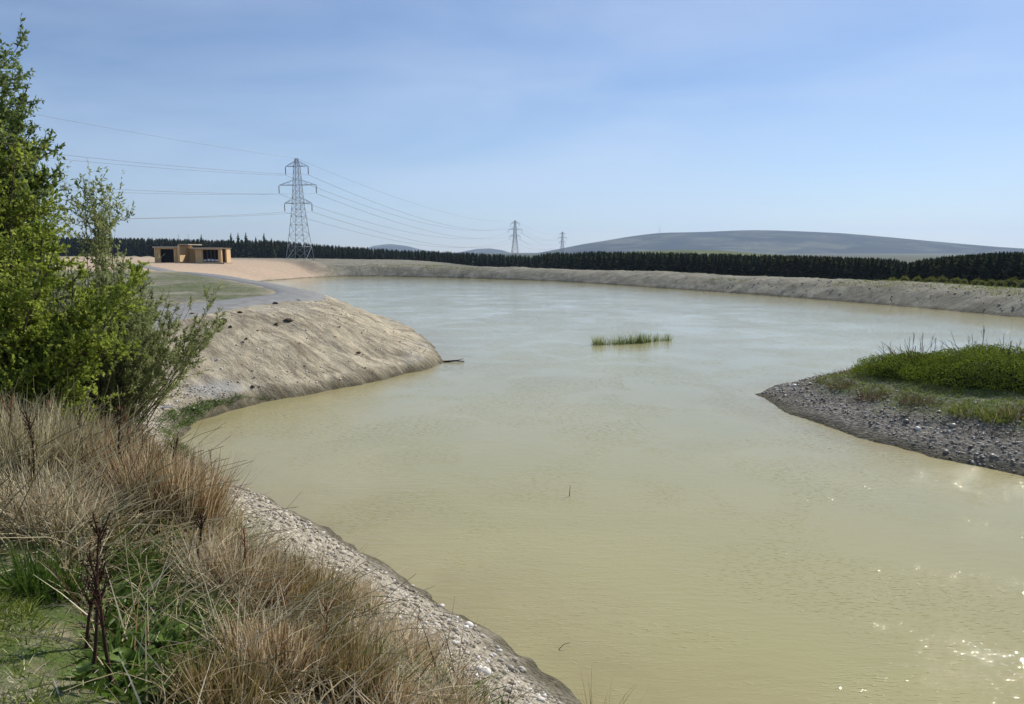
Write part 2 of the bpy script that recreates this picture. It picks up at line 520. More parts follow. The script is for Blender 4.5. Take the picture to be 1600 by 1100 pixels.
def water_material():
    m, t, b = new_mat('silty_water')
    pos = node(t, 'ShaderNodeNewGeometry').outputs['Position']
    mpn = node(t, 'ShaderNodeMapping'); t.links.new(pos, mpn.inputs['Vector'])
    mpn.inputs['Rotation'].default_value = (0, 0, R(-8)); mpn.inputs['Scale'].default_value = (1.0, 3.2, 1.0)
    v = mpn.outputs['Vector']
    mp2 = node(t, 'ShaderNodeMapping'); t.links.new(pos, mp2.inputs['Vector']); mp2.inputs['Scale'].default_value = (.42, 1.55, 1)
    v2 = mp2.outputs['Vector']
    a = noise(t, 2.6, 3, .5, v, .3); c = noise(t, 9.0, 3, .55, v, .3)
    big = noise(t, .09, 3, .5, pos)
    add = node(t, 'ShaderNodeMath', operation='MULTIPLY_ADD'); t.links.new(c, add.inputs[0]); add.inputs[1].default_value = .33
    t.links.new(a, add.inputs[2])
    sp = ramp(t, noise(t, 20.0, 1, .5, v2, .2), [(.58, (0, 0, 0)), (.82, (1, 1, 1))])   # rare steep facets that catch the sun
    col = ramp(t, big, [(.35, (.345, .312, .14)), (.65, (.385, .348, .17))])
    sh = node(t, 'ShaderNodeMapRange'); t.links.new(attr(t, 'offshore'), sh.inputs['Value'])
    for k, val in (('From Min', 0.), ('From Max', 2.2), ('To Min', .75), ('To Max', 0.)): sh.inputs[k].default_value = val
    shm = node(t, 'ShaderNodeMath', operation='MULTIPLY'); t.links.new(sh.outputs['Result'], shm.inputs[0])
    t.links.new(ramp(t, noise(t, .8, 5, .6, pos, .5), [(.3, (.2, .2, .2)), (.65, (1, 1, 1))]), shm.inputs[1])
    col = mixrgb(t, shm.outputs[0], col, (.30, .245, .125))       # muddy shallows
    plume = ramp(t, noise(t, .22, 5, .55, pos, 1.2), [(.45, (0, 0, 0)), (.70, (.5, .5, .5))])
    col = mixrgb(t, plume, col, (.42, .37, .185))                    # drifting silt
    t.links.new(col, b.inputs['Base Color'])
    b.inputs['Roughness'].default_value = .025
    b.inputs['IOR'].default_value = 1.333
    st = node(t, 'ShaderNodeMapRange'); t.links.new(noise(t, .16, 4, .55, pos, .6), st.inputs['Value'])
    for k, val in (('From Min', .35), ('From Max', .65), ('To Min', .06), ('To Max', .20)): st.inputs[k].default_value = val
    n = bump(t, b, add.outputs[0], .7, .05)
    t.links.new(st.outputs['Result'], n.inputs['Strength'])
    n2 = node(t, 'ShaderNodeBump', i_Strength=.5, i_Distance=.016); t.links.new(sp, n2.inputs['Height'])
    gust = ramp(t, noise(t, .35, 4, .6, pos, .8), [(.42, (.02, .02, .02)), (.62, (.6, .6, .6))])
    t.links.new(gust, n2.inputs['Strength'])
    t.links.new(n.outputs['Normal'], n2.inputs['Normal']); t.links.new(n2.outputs['Normal'], b.inputs['Normal'])
    return m
M['water'] = water_material()

M['track'] = plain('track_gravel', (.235, .235, .225), .95, .22, 3.0, 0, .6)
M['hill'] = None

# ------------------------------------------------------------------ ground sheet
def build_ground():
    ang = np.concatenate([np.arange(-180, -44, 3.0), np.arange(-44, 44, .125), np.arange(44, 180, 3.0)])
    rad = np.concatenate([np.geomspace(1.0, 230, 440), np.geomspace(245, 6500, 36)])
    A, Q = np.meshgrid(np.radians(ang), rad)
    X = (Q * np.sin(A)).ravel(); Y = (Q * np.cos(A)).ravel()
    X = np.append(X, 0); Y = np.append(Y, 0)
    z, I = ground(X, Y, full=True)
    na, nr = len(ang), len(rad)
    i = np.arange(nr - 1)[:, None] * na; j = np.arange(na)[None, :]; k = (j + 1) % na
    q = np.stack([i + j, i + na + j, i + na + k, i + k], -1).reshape(-1, 4)
    c = len(X) - 1
    # the small disc under the camera: quads onto the centre
    jj = np.arange(0, na - 1, 2)
    fan = np.stack([np.full(len(jj), c), jj, jj + 1, np.minimum(jj + 2, na - 1)], -1)
    q = np.concatenate([q, fan])
    d = I['d']; n1 = fbm(X * .35, Y * .35, 3, 4); n2 = fbm(X * 1.3, Y * 1.3, 6, 3)
    gravel = np.clip(I['near'] * (1 - sstep(1.6, 2.6, d + .5 * n2)) + I['prom'] * (1 - sstep(15.5, 19, Y)) * (1 - sstep(1.5, 3, d)) * .8
                     + I['prom'] * .55 * sstep(.1, .5, n1) * sstep(1.0, 2.5, d), 0, 1)
    shale = I['pen'] * np.ones_like(d)
    grass = np.clip(I['near'] * sstep(1.6, 2.8, d + .5 * n2) + I['pen'] * sstep(1.15, 1.9, d + .4 * n2)
                    + I['prom'] * sstep(-.35, .2, n1 + .25 * ((X > -16) & (Y > 36))) * sstep(6.0, 9.0, d) * .8 * (I['pd'] > 1.5)
                    + I['far'] * sstep(6, 10, d) * sstep(.3, .7, I['fu']) + sstep(250, 400, np.hypot(X, Y)), 0, 1)
    sand = I['sand'] * (1 - sstep(-.5, .2, -(d - .3)))
    # right of the haul path only
    pale = np.clip(sstep(.25, .6, n1) * I['prom'] * (1 - sstep(2.0, 3.0, d)) * sstep(.2, .6, d), 0, 1) * .8
    far = np.clip(I['far'] + .85 * I['prom'] * sstep(6, 8.5, d), 0, 1)
    moor = np.clip(sstep(250, 600, np.hypot(X, Y)) + I['far'] * sstep(9, 16, d) * sstep(-.15, 0, X / np.maximum(Y, 1)), 0, 1)
    me = np_mesh('ground', np.stack([X, Y, z], 1), q, smooth=True,
                 extra=dict(gravel=gravel, shale=shale, grass=grass, sand=sand, pale=pale, far=far, along=I['s'], inland=d, moor=moor))
    o = link('ground', me, None, M['earth']); tag(o, kind='structure')
build_ground()

def build_water():
    xs = np.arange(-44, 62, .5); ys = np.arange(-18, 140, .5)
    X, Y = np.meshgrid(xs, ys)
    d, _ = sdf(X, Y); d = d.reshape(X.shape)
    ok = np.minimum(np.minimum(d[:-1, :-1], d[1:, 1:]), np.minimum(d[1:, :-1], d[:-1, 1:])) < .6
    nx = len(xs); ii, jj = np.where(ok)
    b = ii * nx + jj
    q = np.stack([b, b + 1, b + nx + 1, b + nx], 1)
    used = np.unique(q); remap = np.zeros(X.size, int); remap[used] = np.arange(len(used))
    v = np.stack([X.ravel()[used], Y.ravel()[used], np.zeros(len(used))], 1)
    o = link('water', np_mesh('water', v, remap[q], smooth=True, extra=dict(offshore=-d.ravel()[used])), None, M['water']); tag(o, kind='structure')
build_water()

def build_path():
    w = 1.25; c = PATHC
    tan = np.gradient(c, axis=0); tan /= np.linalg.norm(tan, axis=1)[:, None]
    nor = np.stack([-tan[:, 1], tan[:, 0]], 1)
    k = np.array([-1.12, -1, -.5, 0, .5, 1, 1.12])
    wob = 1 + .07 * vn(np.arange(len(c)) * .35, np.zeros(len(c)), 3)
    V = c[:, None] + nor[:, None] * (k[None, :, None] * w * wob[:, None, None])
    z = ground(V[..., 0], V[..., 1]) + np.array([-.05, .035, .05, .06, .05, .035, -.05])[None]
    v = np.concatenate([V, z[..., None]], -1).reshape(-1, 3)
    n, m = V.shape[:2]
    i = np.arange(n - 1)[:, None] * m; j = np.arange(m - 1)[None]
    q = np.stack([i + j, i + j + 1, i + m + j + 1, i + m + j], -1).reshape(-1, 4)
    o = link('gravel_path', np_mesh('gravel_path', v, q, smooth=True), None, M['track']); tag(o, kind='structure')
build_path()

# ------------------------------------------------------------------ hills
def hill_mat(name, stops, scale):
    m, t, b = new_mat(name)
    pos = node(t, 'ShaderNodeNewGeometry').outputs['Position']
    mpn = node(t, 'ShaderNodeMapping'); t.links.new(pos, mpn.inputs['Vector']); mpn.inputs['Scale'].default_value = (1, 1, 5)
    t.links.new(ramp(t, noise(t, scale, 7, .62, mpn.outputs['Vector'], .8), stops), b.inputs['Base Color'])
    b.inputs['Roughness'].default_value = 1; b.inputs['Specular IOR Level'].default_value = 0
    return m
M['hill'] = hill_mat('heather', [(.3, (.016, .024, .030)), (.48, (.034, .042, .042)), (.58, (.09, .095, .07)), (.70, (.17, .16, .10))], .005)
M['field'] = hill_mat('rough_pasture', [(.3, (.11, .13, .06)), (.7, (.18, .195, .095))], .02)

def build_hill(name, prof, D, depth, mat_, rough=4.0):
    px = np.array([p[0] for p in prof], float); hy = np.array([(394 - p[1]) / F * D + EYE for p in prof])
    U = np.linspace(px[0], px[-1], 160); nv = 36
    vv = np.linspace(-1, 1, nv)
    # smooth the profile
    hs = np.interp(U, px, hy); ker = np.hanning(9); ker /= ker.sum()
    hs = np.convolve(np.pad(hs, 4, 'edge'), ker, 'valid')
    UU, VV = np.meshgrid(U, vv)
    Y = D + VV * depth; X = (UU - 800) / F * D * np.ones_like(VV)
    H = np.cos(VV * np.pi / 2) ** 1.2
    Z = -3 + (np.interp(UU, U, hs) + 3) * H + rough * fbm(X * .004, Y * .004, 2, 4) * H * np.sin(np.abs(VV) * np.pi)
    q = (np.arange(nv - 1)[:, None] * 160 + np.arange(159)[None])
    q = np.stack([q, q + 1, q + 161, q + 160], -1).reshape(-1, 4)
    o = link(name, np_mesh(name, np.stack([X.ravel(), Y.ravel(), Z.ravel()], 1), q, smooth=True), None, mat_); tag(o, kind='structure')

build_hill('moorland_hill', [(760, 400), (800, 398), (840, 396), (880, 388), (910, 381.5), (940, 377), (975, 371), (1000, 367.5), (1028, 364.5), (1060, 364), (1100, 363), (1130, 361.5),
                             (1160, 360.5), (1200, 361), (1245, 363), (1290, 365), (1340, 369), (1380, 373), (1420, 377.5), (1460, 381.5), (1500, 385.5), (1560, 390.5), (1640, 395), (1700, 399)], 3800, 900, M['hill'])
build_hill('distant_hill', [(540, 399), (570, 391), (590, 384), (612, 381.5), (635, 384), (655, 389.5), (690, 396), (720, 400)], 5200, 500, M['hill'])
build_hill('distant_hill', [(690, 400), (722, 393.5), (745, 389), (765, 388), (785, 391), (805, 397), (830, 401)], 5000, 400, M['hill'])
build_hill('pasture_slope', [(880, 400), (940, 396.5), (1000, 392.5), (1060, 390.5), (1110, 391), (1150, 394), (1200, 398), (1240, 401)], 900, 160, M['field'], 1.0)

# ------------------------------------------------------------------ haze
def build_haze():
    b = MB(); b.box(-7500, 7500, -6700, 7200, -4.5, 230)
    m = bpy.data.materials.new('summer_haze'); m.use_nodes = True
    t = m.node_tree; t.nodes.remove(t.nodes['Principled BSDF'])
    pv = node(t, 'ShaderNodeVolumePrincipled'); pv.inputs['Color'].default_value = (.60, .76, 1, 1)
    pv.inputs['Density'].default_value = HAZE; pv.inputs['Anisotropy'].default_value = .2
    t.links.new(pv.outputs['Volume'], t.nodes['Material Output'].inputs['Volume'])
    o = b.build('haze', m); tag(o, kind='stuff')
HAZE = 0.00012
build_haze()

# ------------------------------------------------------------------ conifers
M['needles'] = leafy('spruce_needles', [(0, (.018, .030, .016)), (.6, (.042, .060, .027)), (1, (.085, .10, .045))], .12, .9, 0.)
M['needles_olive'] = leafy('olive_needles', [(0, (.024, .034, .014)), (.6, (.058, .066, .025)), (1, (.11, .108, .045))], .12, .9, 0.)
M['bark'] = plain('bark', (.085, .065, .05), .95, .35, 12)

def conifer_mesh(seed, slim=.17, tiers=15, per=9):
    g = np.random.default_rng(seed)
    vs, qs, ts = [], [], []
    b = 0
    # added opaque core, an uneven narrow cone, tinted dark for shade, stopping light leaks
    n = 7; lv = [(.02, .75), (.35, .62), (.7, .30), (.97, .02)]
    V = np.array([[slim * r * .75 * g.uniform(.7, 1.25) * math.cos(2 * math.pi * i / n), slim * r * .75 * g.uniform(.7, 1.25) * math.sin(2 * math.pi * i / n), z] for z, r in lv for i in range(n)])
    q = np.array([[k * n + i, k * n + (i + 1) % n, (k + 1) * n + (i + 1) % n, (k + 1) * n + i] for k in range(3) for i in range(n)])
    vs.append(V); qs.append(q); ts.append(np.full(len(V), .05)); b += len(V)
    for k in range(tiers):
        u = (k + g.uniform(-.2, .2)) / tiers
        z = .05 + .92 * u; r = slim * (1 - u) ** .8 * g.uniform(.8, 1.2) + .012
        for i in range(per):
            a = 2 * math.pi * (i + g.uniform(-.4, .4)) / per; rr = r * g.uniform(.65, 1.25); w = rr * .34 + .006
            dz = rr * g.uniform(-.15, .5); zz = z + g.uniform(-.02, .02)
            c, s = math.cos(a), math.sin(a)
            p0 = (0, 0, zz); p2 = (c * rr, s * rr, zz + dz)
            m0 = (c * rr * .6 - s * w, s * rr * .6 + c * w, zz + dz * .2 - rr * .12); m1 = (c * rr * .6 + s * w, s * rr * .6 - c * w, zz + dz * .2 - rr * .12)
            vs.append(np.array([p0, m1, p2, m0])); qs.append(np.array([[b, b + 1, b + 2, b + 3]])); ts.append(np.full(4, g.random())); b += 4
    return np.concatenate(vs), np.concatenate(qs), np.concatenate(ts)
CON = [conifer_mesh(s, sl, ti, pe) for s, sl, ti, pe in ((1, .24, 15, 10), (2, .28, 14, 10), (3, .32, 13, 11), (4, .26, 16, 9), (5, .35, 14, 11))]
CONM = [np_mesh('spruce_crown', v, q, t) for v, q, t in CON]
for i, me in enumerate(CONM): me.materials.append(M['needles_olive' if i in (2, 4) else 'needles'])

STAND = np.array([(1720, 80, 391), (1640, 85, 393), (1600, 88, 394.5), (1560, 92, 394), (1520, 96, 397), (1480, 100, 400), (1440, 103, 405), (1412, 106, 411), (1390, 110, 405), (1340, 115, 403),
                  (1280, 122, 401), (1200, 132, 399), (1100, 146, 397), (1000, 160, 395), (920, 175, 394), (890, 185, 397), (870, 215, 396), (850, 230, 397), (830, 240, 402),
                  (800, 250, 400), (760, 255, 398), (700, 265, 395), (640, 280, 393), (600, 290, 391), (560, 300, 388), (520, 305, 385), (480, 310, 382), (440, 315, 378),
                  (400, 318, 377), (360, 320, 377), (300, 325, 376), (230, 330, 374), (100, 335, 373), (-60, 340, 373)])[::-1]
rs = np.random.default_rng(5)
front = []; back = []
def stand_at(px):
    return np.interp(px, STAND[:, 0], STAND[:, 1]), np.interp(px, STAND[:, 0], STAND[:, 2])
px = -40.0
while px < 1700:
    D, ty = stand_at(px)
    front.append((px + rs.uniform(-2, 2), D + rs.uniform(-1.5, 2), ty - 2 + rs.uniform(-2.5, 3.0)))
    px += rs.uniform(5.0, 7.2)
for row in range(6):
    px = -60.0
    while px < 1720:
        D, ty = stand_at(px)
        back.append((px + rs.uniform(-3, 3), D * (1.02 + .022 * row) + rs.uniform(-1, 1), ty - 2 + rs.uniform(-2.0, 2.0)))
        px += rs.uniform(4.0, 6.0)
def place_conifer(px, D, ty):
    x = (px - 800) / F * D
    z0 = gz(x, D) - .1
    top = EYE - D * (ty - 394) / F
    return x, z0, max(top - z0, 1.5)
nfront = 0
SEG = ((235, 'behind the shrubs left of the hut'), (360, 'straight behind the timber hut'), (455, 'between the hut and the tall pylon'), (492, 'behind the foot of the tall pylon'),
       (570, 'just right of the tall pylon'), (670, 'below the larger small hill far off'), (785, 'below the small far hills'), (825, 'around the foot of the middle pylon'),
       (875, 'between the middle and farthest pylons'), (1000, 'below the left shoulder of the moorland hill'), (1155, 'in front of the pale green pasture'),
       (1300, 'below the right of the hill summit'), (1400, 'below the right slope of the moorland hill'), (1445, 'in the low notch of the plantation'), (1530, 'just right of the notch in the plantation'), (9999, 'at the near right end of the plantation'))
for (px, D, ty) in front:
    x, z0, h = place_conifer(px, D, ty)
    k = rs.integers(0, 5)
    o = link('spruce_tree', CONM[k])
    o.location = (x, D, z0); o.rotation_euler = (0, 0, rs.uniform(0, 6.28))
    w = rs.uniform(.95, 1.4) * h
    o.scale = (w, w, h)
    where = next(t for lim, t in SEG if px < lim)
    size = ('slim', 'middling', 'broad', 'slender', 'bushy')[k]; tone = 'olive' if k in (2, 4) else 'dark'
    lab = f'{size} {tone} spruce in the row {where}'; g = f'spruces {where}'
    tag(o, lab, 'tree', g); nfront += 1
parts = []
for (px, D, ty) in back:
    x = (px - 800) / F * D
    parts.append((px, D, ty, x))
zz = ground(np.array([p[3] for p in parts]), np.array([p[1] for p in parts])) - .1
acc = []
for (px, D, ty, x), z0 in zip(parts, zz):
    v, q, t = CON[rs.integers(0, 5)]
    h = max(EYE - D * (ty - 394) / F - z0, 1.5); w = h * rs.uniform(.75, 1.05)
    a = rs.uniform(0, 6.28); ca, sa = math.cos(a), math.sin(a)
    acc.append((np.stack([x + w * (v[:, 0] * ca - v[:, 1] * sa), D + w * (v[:, 0] * sa + v[:, 1] * ca), z0 + h * v[:, 2]], 1), q, t))
o = link('forest', np_mesh('forest', *cat(acc)), None, M['needles']); tag(o, kind='stuff')
for px, ty, D, wd, lab in ((320, 365, 300, .30, 'single dark spruce rising above the tree row behind the timber hut'),
                       (366, 362.5, 296, .26, 'tall dark spruce, first of three close together right of the timber hut'),
                       (377, 362, 297, .26, 'tall dark spruce, middle one of three close together right of the timber hut'),
                       (389, 361.5, 298, .28, 'tall dark spruce, last of three close together, beside a gap'),
                       (404, 369, 296, .30, 'shorter dark spruce just right of the gap after the three tall spruces'),
                       (417, 363, 297, .28, 'pointed dark spruce, tallest of the cluster left of the pylon'),
                       (428, 371, 298, .34, 'low dark spruce at the end of the cluster nearest the pylon')):
    x, z0, h = place_conifer(px, D, ty)
    r = empty('spruce_tree', (x, D, z0)); tag(r, lab, 'tree', 'tall spruces above the tree row')
    c = link('crown', CONM[rs.integers(0, 5)], r); w = h * wd * 2.3; c.scale = (w, w, h)
    b = MB(); b.bar((0, 0, -.2), (0, 0, h * .9), .16, .03, 6); b.build('trunk', M['bark'], r)

# ------------------------------------------------------------------ pylons and wires
M['steel'] = plain('galvanised_steel', (.34, .36, .38), .6, .15, 2.0, .3)
M['glass'] = plain('insulator_porcelain', (.14, .13, .125), .4, .1)
M['wire'] = plain('aluminium_wire', (.16, .17, .18), .5, .1, 1.0, .4)

H_P = 26.0
ARMS = [(24.0, 3.1), (19.3, 5.1), (14.7, 3.75)]
def body_w(z):
    return float(np.interp(z, [0, 8, 14.7, 19.3, 24.0, 26], [2.7, 1.75, 1.12, .86, .62, .28]))
def build_pylon(loc, rz, label, mem):
    r = empty('electricity_pylon', loc, rz); tag(r, label, 'pylon', 'lattice pylons of the power line')
    lv = [0, 3.6, 6.6, 9.2, 11.4, 13.2, 14.7, 16.2, 17.8, 19.3, 20.9, 22.5, 24.0, 25.0, 26]
    cor = ((-1, -1), (1, -1), (1, 1), (-1, 1))
    for sx, sy in cor:
        b = MB()
        for z0, z1 in zip(lv[:-1], lv[1:]):
            b.bar((sx * body_w(z0), sy * body_w(z0), z0 - (.5 if z0 == 0 else 0)), (sx * body_w(z1), sy * body_w(z1), z1), mem * 1.25)
        b.build('leg', M['steel'], r)
    b = MB()
    for z0, z1 in zip(lv[:-1], lv[1:]):
        w0, w1 = body_w(z0), body_w(z1)
        for i in range(4):
            a, c = cor[i], cor[(i + 1) % 4]
            b.bar((a[0] * w0, a[1] * w0, z0), (c[0] * w1, c[1] * w1, z1), mem * .7)
            b.bar((c[0] * w0, c[1] * w0, z0), (a[0] * w1, a[1] * w1, z1), mem * .7)
            if z0 > 0: b.bar((a[0] * w0, a[1] * w0, z0), (c[0] * w0, c[1] * w0, z0), mem * .6)
    o = b.build('bracing', M['steel'], r); o['kind'] = 'stuff'
    for z, ln in ARMS:
        for s in (-1, 1):
            w = body_w(z); b = MB(); tip = (s * ln, 0, z)
            wt = body_w(z + 1.4)
            for sy in (-1, 1):
                b.bar((s * w, sy * w, z), tip, mem); b.bar((s * wt, sy * wt, z + 1.3), tip, mem * .8)
                for u in (.35, .68):
                    pa = (s * (w + (ln - w) * u), sy * w * (1 - u), z); pb = (s * (wt + (ln - wt) * u), sy * wt * (1 - u), z + 1.3 * (1 - u))
                    b.bar(pa, pb, mem * .6)
                    b.bar(pa, (s * (w + (ln - w) * u), -sy * w * (1 - u), z), mem * .6)
            b.build('crossarm', M['steel'], r)
            b = MB()
            b.bar((s * ln, 0, z), (s * ln, 0, z - .25), .05)
            for k in range(9):
                b.bar((s * ln, 0, z - .25 - k * .2), (s * ln, 0, z - .40 - k * .2), .14, .10, 6)
                b.bar((s * ln, 0, z - .40 - k * .2), (s * ln, 0, z - .46 - k * .2), .05, .05, 4)
            b.build('insulator', M['glass'], r)
    return r
PY = [(-112., -150.), (-55.2, 195.), (2.2, 545.), (57., 850.), (110., 1160.)]
ldir = math.atan2(PY[2][1] - PY[1][1], PY[2][0] - PY[1][0]) - math.pi / 2
pz = [2.0, gz(*PY[1]) , 1.0, 1.0, 1.0]
build_pylon((PY[1][0], PY[1][1], pz[1]), ldir, 'tall grey steel lattice pylon standing by the end of the pond', .058)
build_pylon((PY[2][0], PY[2][1], pz[2]), ldir, 'smaller looking steel lattice pylon rising behind the low spruce row', .095)
build_pylon((PY[3][0], PY[3][1], pz[3]), ldir, 'farthest tiny steel lattice pylon beside the foot of the moorland hill', .14)
def wire_end(i, side, ln, z):
    return np.array([PY[i][0] + math.cos(ldir) * side * ln, PY[i][1] + math.sin(ldir) * side * ln, pz[i] + z])
SPN = {0: 'past the leafy trees to the tall pylon', 1: 'between the tall and middle pylons', 2: 'between the middle and farthest pylons'}
for i in range(3):
    lines = [(s, ln, z - 2.2, ('upper', 'middle', 'lower')[k] + (' left' if s < 0 else ' right') + ' crossarm') for k, (z, ln) in enumerate(ARMS) for s in (-1, 1)]
    lines.append((0, 0, 26.0, 'peak'))
    for s, ln, z, where in lines:
        a, b_ = wire_end(i, s, ln, z), wire_end(i + 1, s, ln, z)
        u = np.linspace(0, 1, 40); sag = 7.5 if z < 25 else 5.5
        p = a[None] * (1 - u)[:, None] + b_[None] * u[:, None]; p[:, 2] -= 4 * sag * u * (1 - u)
        rr = (.028, .044, .056)[i] * (1 if z < 25 else .7)
        v, q = tubes(p[None], np.full((1, 40), rr), 4)
        o = link('overhead_wire', np_mesh('overhead_wire', v, q), None, M['wire'])
        tag(o, f'thin wire from the {where}, {SPN[i]}', 'power line', 'overhead wires of the pylon line')
# thin masts far off
def mast(px, ytop, ybase, D, label, r=.16, arms=True):
    x = (px - 800) / F * D; z1 = EYE + D * (394 - ytop) / F; z0 = EYE + D * (394 - ybase) / F
    e = empty('radio_mast', (x, D, z0)); tag(e, label, 'mast')
    b = MB(); b.bar((0, 0, 0), (0, 0, z1 - z0), r, r * .5, 5); b.build('pole', M['steel'], e)
    if arms:
        b = MB(); b.bar((-r * 4, 0, (z1 - z0) * .9), (r * 4, 0, (z1 - z0) * .9), r * .4); b.build('crossbar', M['steel'], e)
mast(285, 366, 384, 420, 'thin grey mast left one of a pair behind the timber hut roof', .12)
mast(300, 366, 384, 420, 'thin grey mast right one of a pair behind the timber hut roof', .12)
mast(1028, 354.5, 366, 3800, 'tiny mast on the crest of the moorland hill', 1.3)

# ------------------------------------------------------------------ timber hut
def timber():
    m, t, b = new_mat('larch_cladding')
    co = node(t, 'ShaderNodeTexCoord').outputs['Object']
    mpn = node(t, 'ShaderNodeMapping'); t.links.new(co, mpn.inputs['Vector']); mpn.inputs['Scale'].default_value = (1, 1, .06)
    f = noise(t, 7, 4, .6, mpn.outputs['Vector'])
    t.links.new(ramp(t, f, [(.3, (.50, .33, .15)), (.7, (.72, .51, .26))]), b.inputs['Base Color'])
    b.inputs['Roughness'].default_value = .75
    bump(t, b, f, .5, .03)
    return m
M['timber'] = timber()
M['roof'] = plain('roof_felt', (.16, .13, .10), .9, .2)
M['dark'] = plain('dark_glass', (.006, .007, .008), .85, .2)
M['edge'] = plain('pale_fascia', (.42, .36, .27), .7, .15)
M['white'] = plain('white_board', (.62, .62, .64), .6, .1)
M['slab'] = plain('concrete_slab', (.33, .27, .22), .9, .2)
def build_hut():
    D0 = 125.0; k = D0 / F
    X = lambda px: (px - 800) * k
    cx = X(302); z0 = gz(cx, D0) - .02
    r = empty('timber_hut', (cx, D0, z0)); tag(r, 'low flat-roofed timber hut with two dark openings on the pink gravel', 'hut')
    x = lambda px: X(px) - cx
    H1, H2, H3 = 2.75, 3.15, 2.55
    b = MB(); b.box(x(243), x(355), -.5, 3.4, -.6, .07); b.build('floor_slab', M['slab'], r)
    # left pavilion: walls round an opening, its dark inside a near-black panel
    b = MB()
    b.box(x(246), x(255), 0, .25, .07, H1 - .2); b.box(x(276), x(284.1), 0, .25, .07, H1 - .2)
    b.box(x(255), x(276), .003, .25, H1 - .42, H1 - .203); b.box(x(255), x(276), .003, .25, .07, .12)
    b.box(x(246), x(246) + .25, .25, 5.0, .07, H1 - .2); b.box(x(246) + .25, x(284.1), 4.75, 5.0, .07, H1 - .2)
    b.build('wall', M['timber'], r)
    d = MB(); d.box(x(255), x(276), .30, .36, .12, H1 - .42); sh = d.build('dark_panel', M['dark'], r)
    d = MB()
    for i in range(9): d.box(x(255), x(276), .275, .297, .35 + i * .2, .37 + i * .2)
    d.build('panel_rib', M['dark'], sh)
    for p in (247.5, 250, 252.5, 277.5, 280, 282.5):
        b = MB(); b.box(x(p) - .06, x(p) + .06, -.12, -.003, .07, H1 - .22); b.build('batten', M['timber'], r)
    b = MB(); b.box(x(245), x(286.4), -.25, 5.2, H1 - .2, H1 - .02); rf = b.build('roof', M['roof'], r)
    b = MB(); b.box(x(245), x(286.4), -.30, -.253, H1 - .24, H1 + .02); b.build('fascia', M['edge'], rf)
    # taller middle block, its sunny side wall towards the yard
    b = MB(); b.box(x(284.2), x(287.1), -.45, 2.2, .07, H2 - .14); b.build('wall', M['timber'], r)
    b = MB(); b.box(x(287.1) - .3, x(287.1) - .02, 2.2, 4.6, .07, H2 - .2); b.build('wall', M['timber'], r)
    b = MB(); b.box(x(286.2), x(301.5), -.6, 5.0, H2 - .14, H2); rf = b.build('roof', M['edge'], r)
    # recessed link with a door
    b = MB(); b.box(x(287.2), x(308), 3.0, 3.2, .07, H3 - .1); b.build('wall', M['timber'], r)
    b = MB(); b.box(x(301), x(305.5), 2.93, 2.997, .07, 2.1); dr = b.build('door', plain('grey_door', (.16, .13, .12), .6, .1), r)
    b = MB(); b.box(x(304.6), x(305), 2.88, 2.928, 1.0, 1.12); b.build('handle', M['steel'], dr)
    # right pavilion
    b = MB()
    b.box(x(308), x(319.5), .3, .55, .07, H3 - .18); b.box(x(343.5), x(346.5), .3, .55, .07, H3 - .18)
    b.box(x(319.5), x(343.5), .303, .55, H3 - .34, H3 - .183); b.box(x(319.5), x(343.5), .303, .55, .07, .18)
    b.box(x(308), x(308) + .2, .55, 3.2, .07, H3 - .18); b.box(x(308) + .2, x(352.9), 3.0, 3.2, .07, H3 - .18)
    b.box(x(350.8), x(353), 1.4, 3.0, .07, H3 - .18)
    b.build('wall', M['timber'], r)
    w = MB(); w.box(x(319.5), x(343.5), .62, .66, .18, H3 - .34); wn = w.build('window', M['dark'], r)
    for i in range(1, 4):
        w = MB(); q = x(319.5) + (x(343.5) - x(319.5)) * i / 4; w.box(q - .03, q + .03, .58, .617, .18, H3 - .34); w.build('mullion', M['roof'], wn)
    for i in range(4):
        w = MB(); q = x(319.5) + (x(343.5) - x(319.5)) * (i + .5) / 4; w.box(q - .27, q + .2, .50, .575, .3, .3 + (.3, .4, .36, .3)[i]); w.build('white_panel', M['white'], r)
    b = MB(); b.box(x(348.6), x(351.6), -.5, -.15, .07, H3 - .18); b.build('post', M['timber'], r)
    b = MB(); b.box(x(307), x(354), -.7, 3.3, H3 - .18, H3); rf = b.build('roof', M['roof'], r)
    b = MB(); b.box(x(307), x(354), -.75, -.703, H3 - .22, H3 + .04); b.build('fascia', M['edge'], rf)
build_hut()

# ------------------------------------------------------------------ trees and shrubs on the left bank
M['willow'] = leafy('willow_leaf', [(0, (.09, .13, .035)), (.5, (.16, .22, .065)), (1, (.26, .32, .13))], .5, .5)
M['bright'] = leafy('bright_leaf', [(0, (.11, .15, .02)), (.5, (.26, .325, .045)), (1, (.42, .48, .11))], .52, .45)
M['osier'] = leafy('osier_leaf', [(0, (.13, .165, .06)), (.5, (.27, .31, .12)), (1, (.43, .45, .23))], .5, .55)
M['deep'] = leafy('deep_leaf', [(0, (.04, .065, .014)), (.6, (.08, .115, .028)), (1, (.13, .17, .05))], .4, .5)

def unit(v): return v / (np.linalg.norm(v, axis=-1, keepdims=True) + 1e-9)

def shoots(base, d0, length, k=8, up=.3, wob=.12, r=RNG):
    """Curving shoots: base (n,3), d0 (n,3), length (n,) -> (n,k,3)."""
    n = len(base); p = np.empty((n, k, 3)); p[:, 0] = base; d = unit(d0.copy()); st = (length / (k - 1))[:, None]
    for i in range(1, k):
        d = unit(d + np.array([0, 0, up / (k - 1) * 2]) + r.normal(size=(n, 3)) * wob)
        p[:, i] = p[:, i - 1] + d * st
    return p

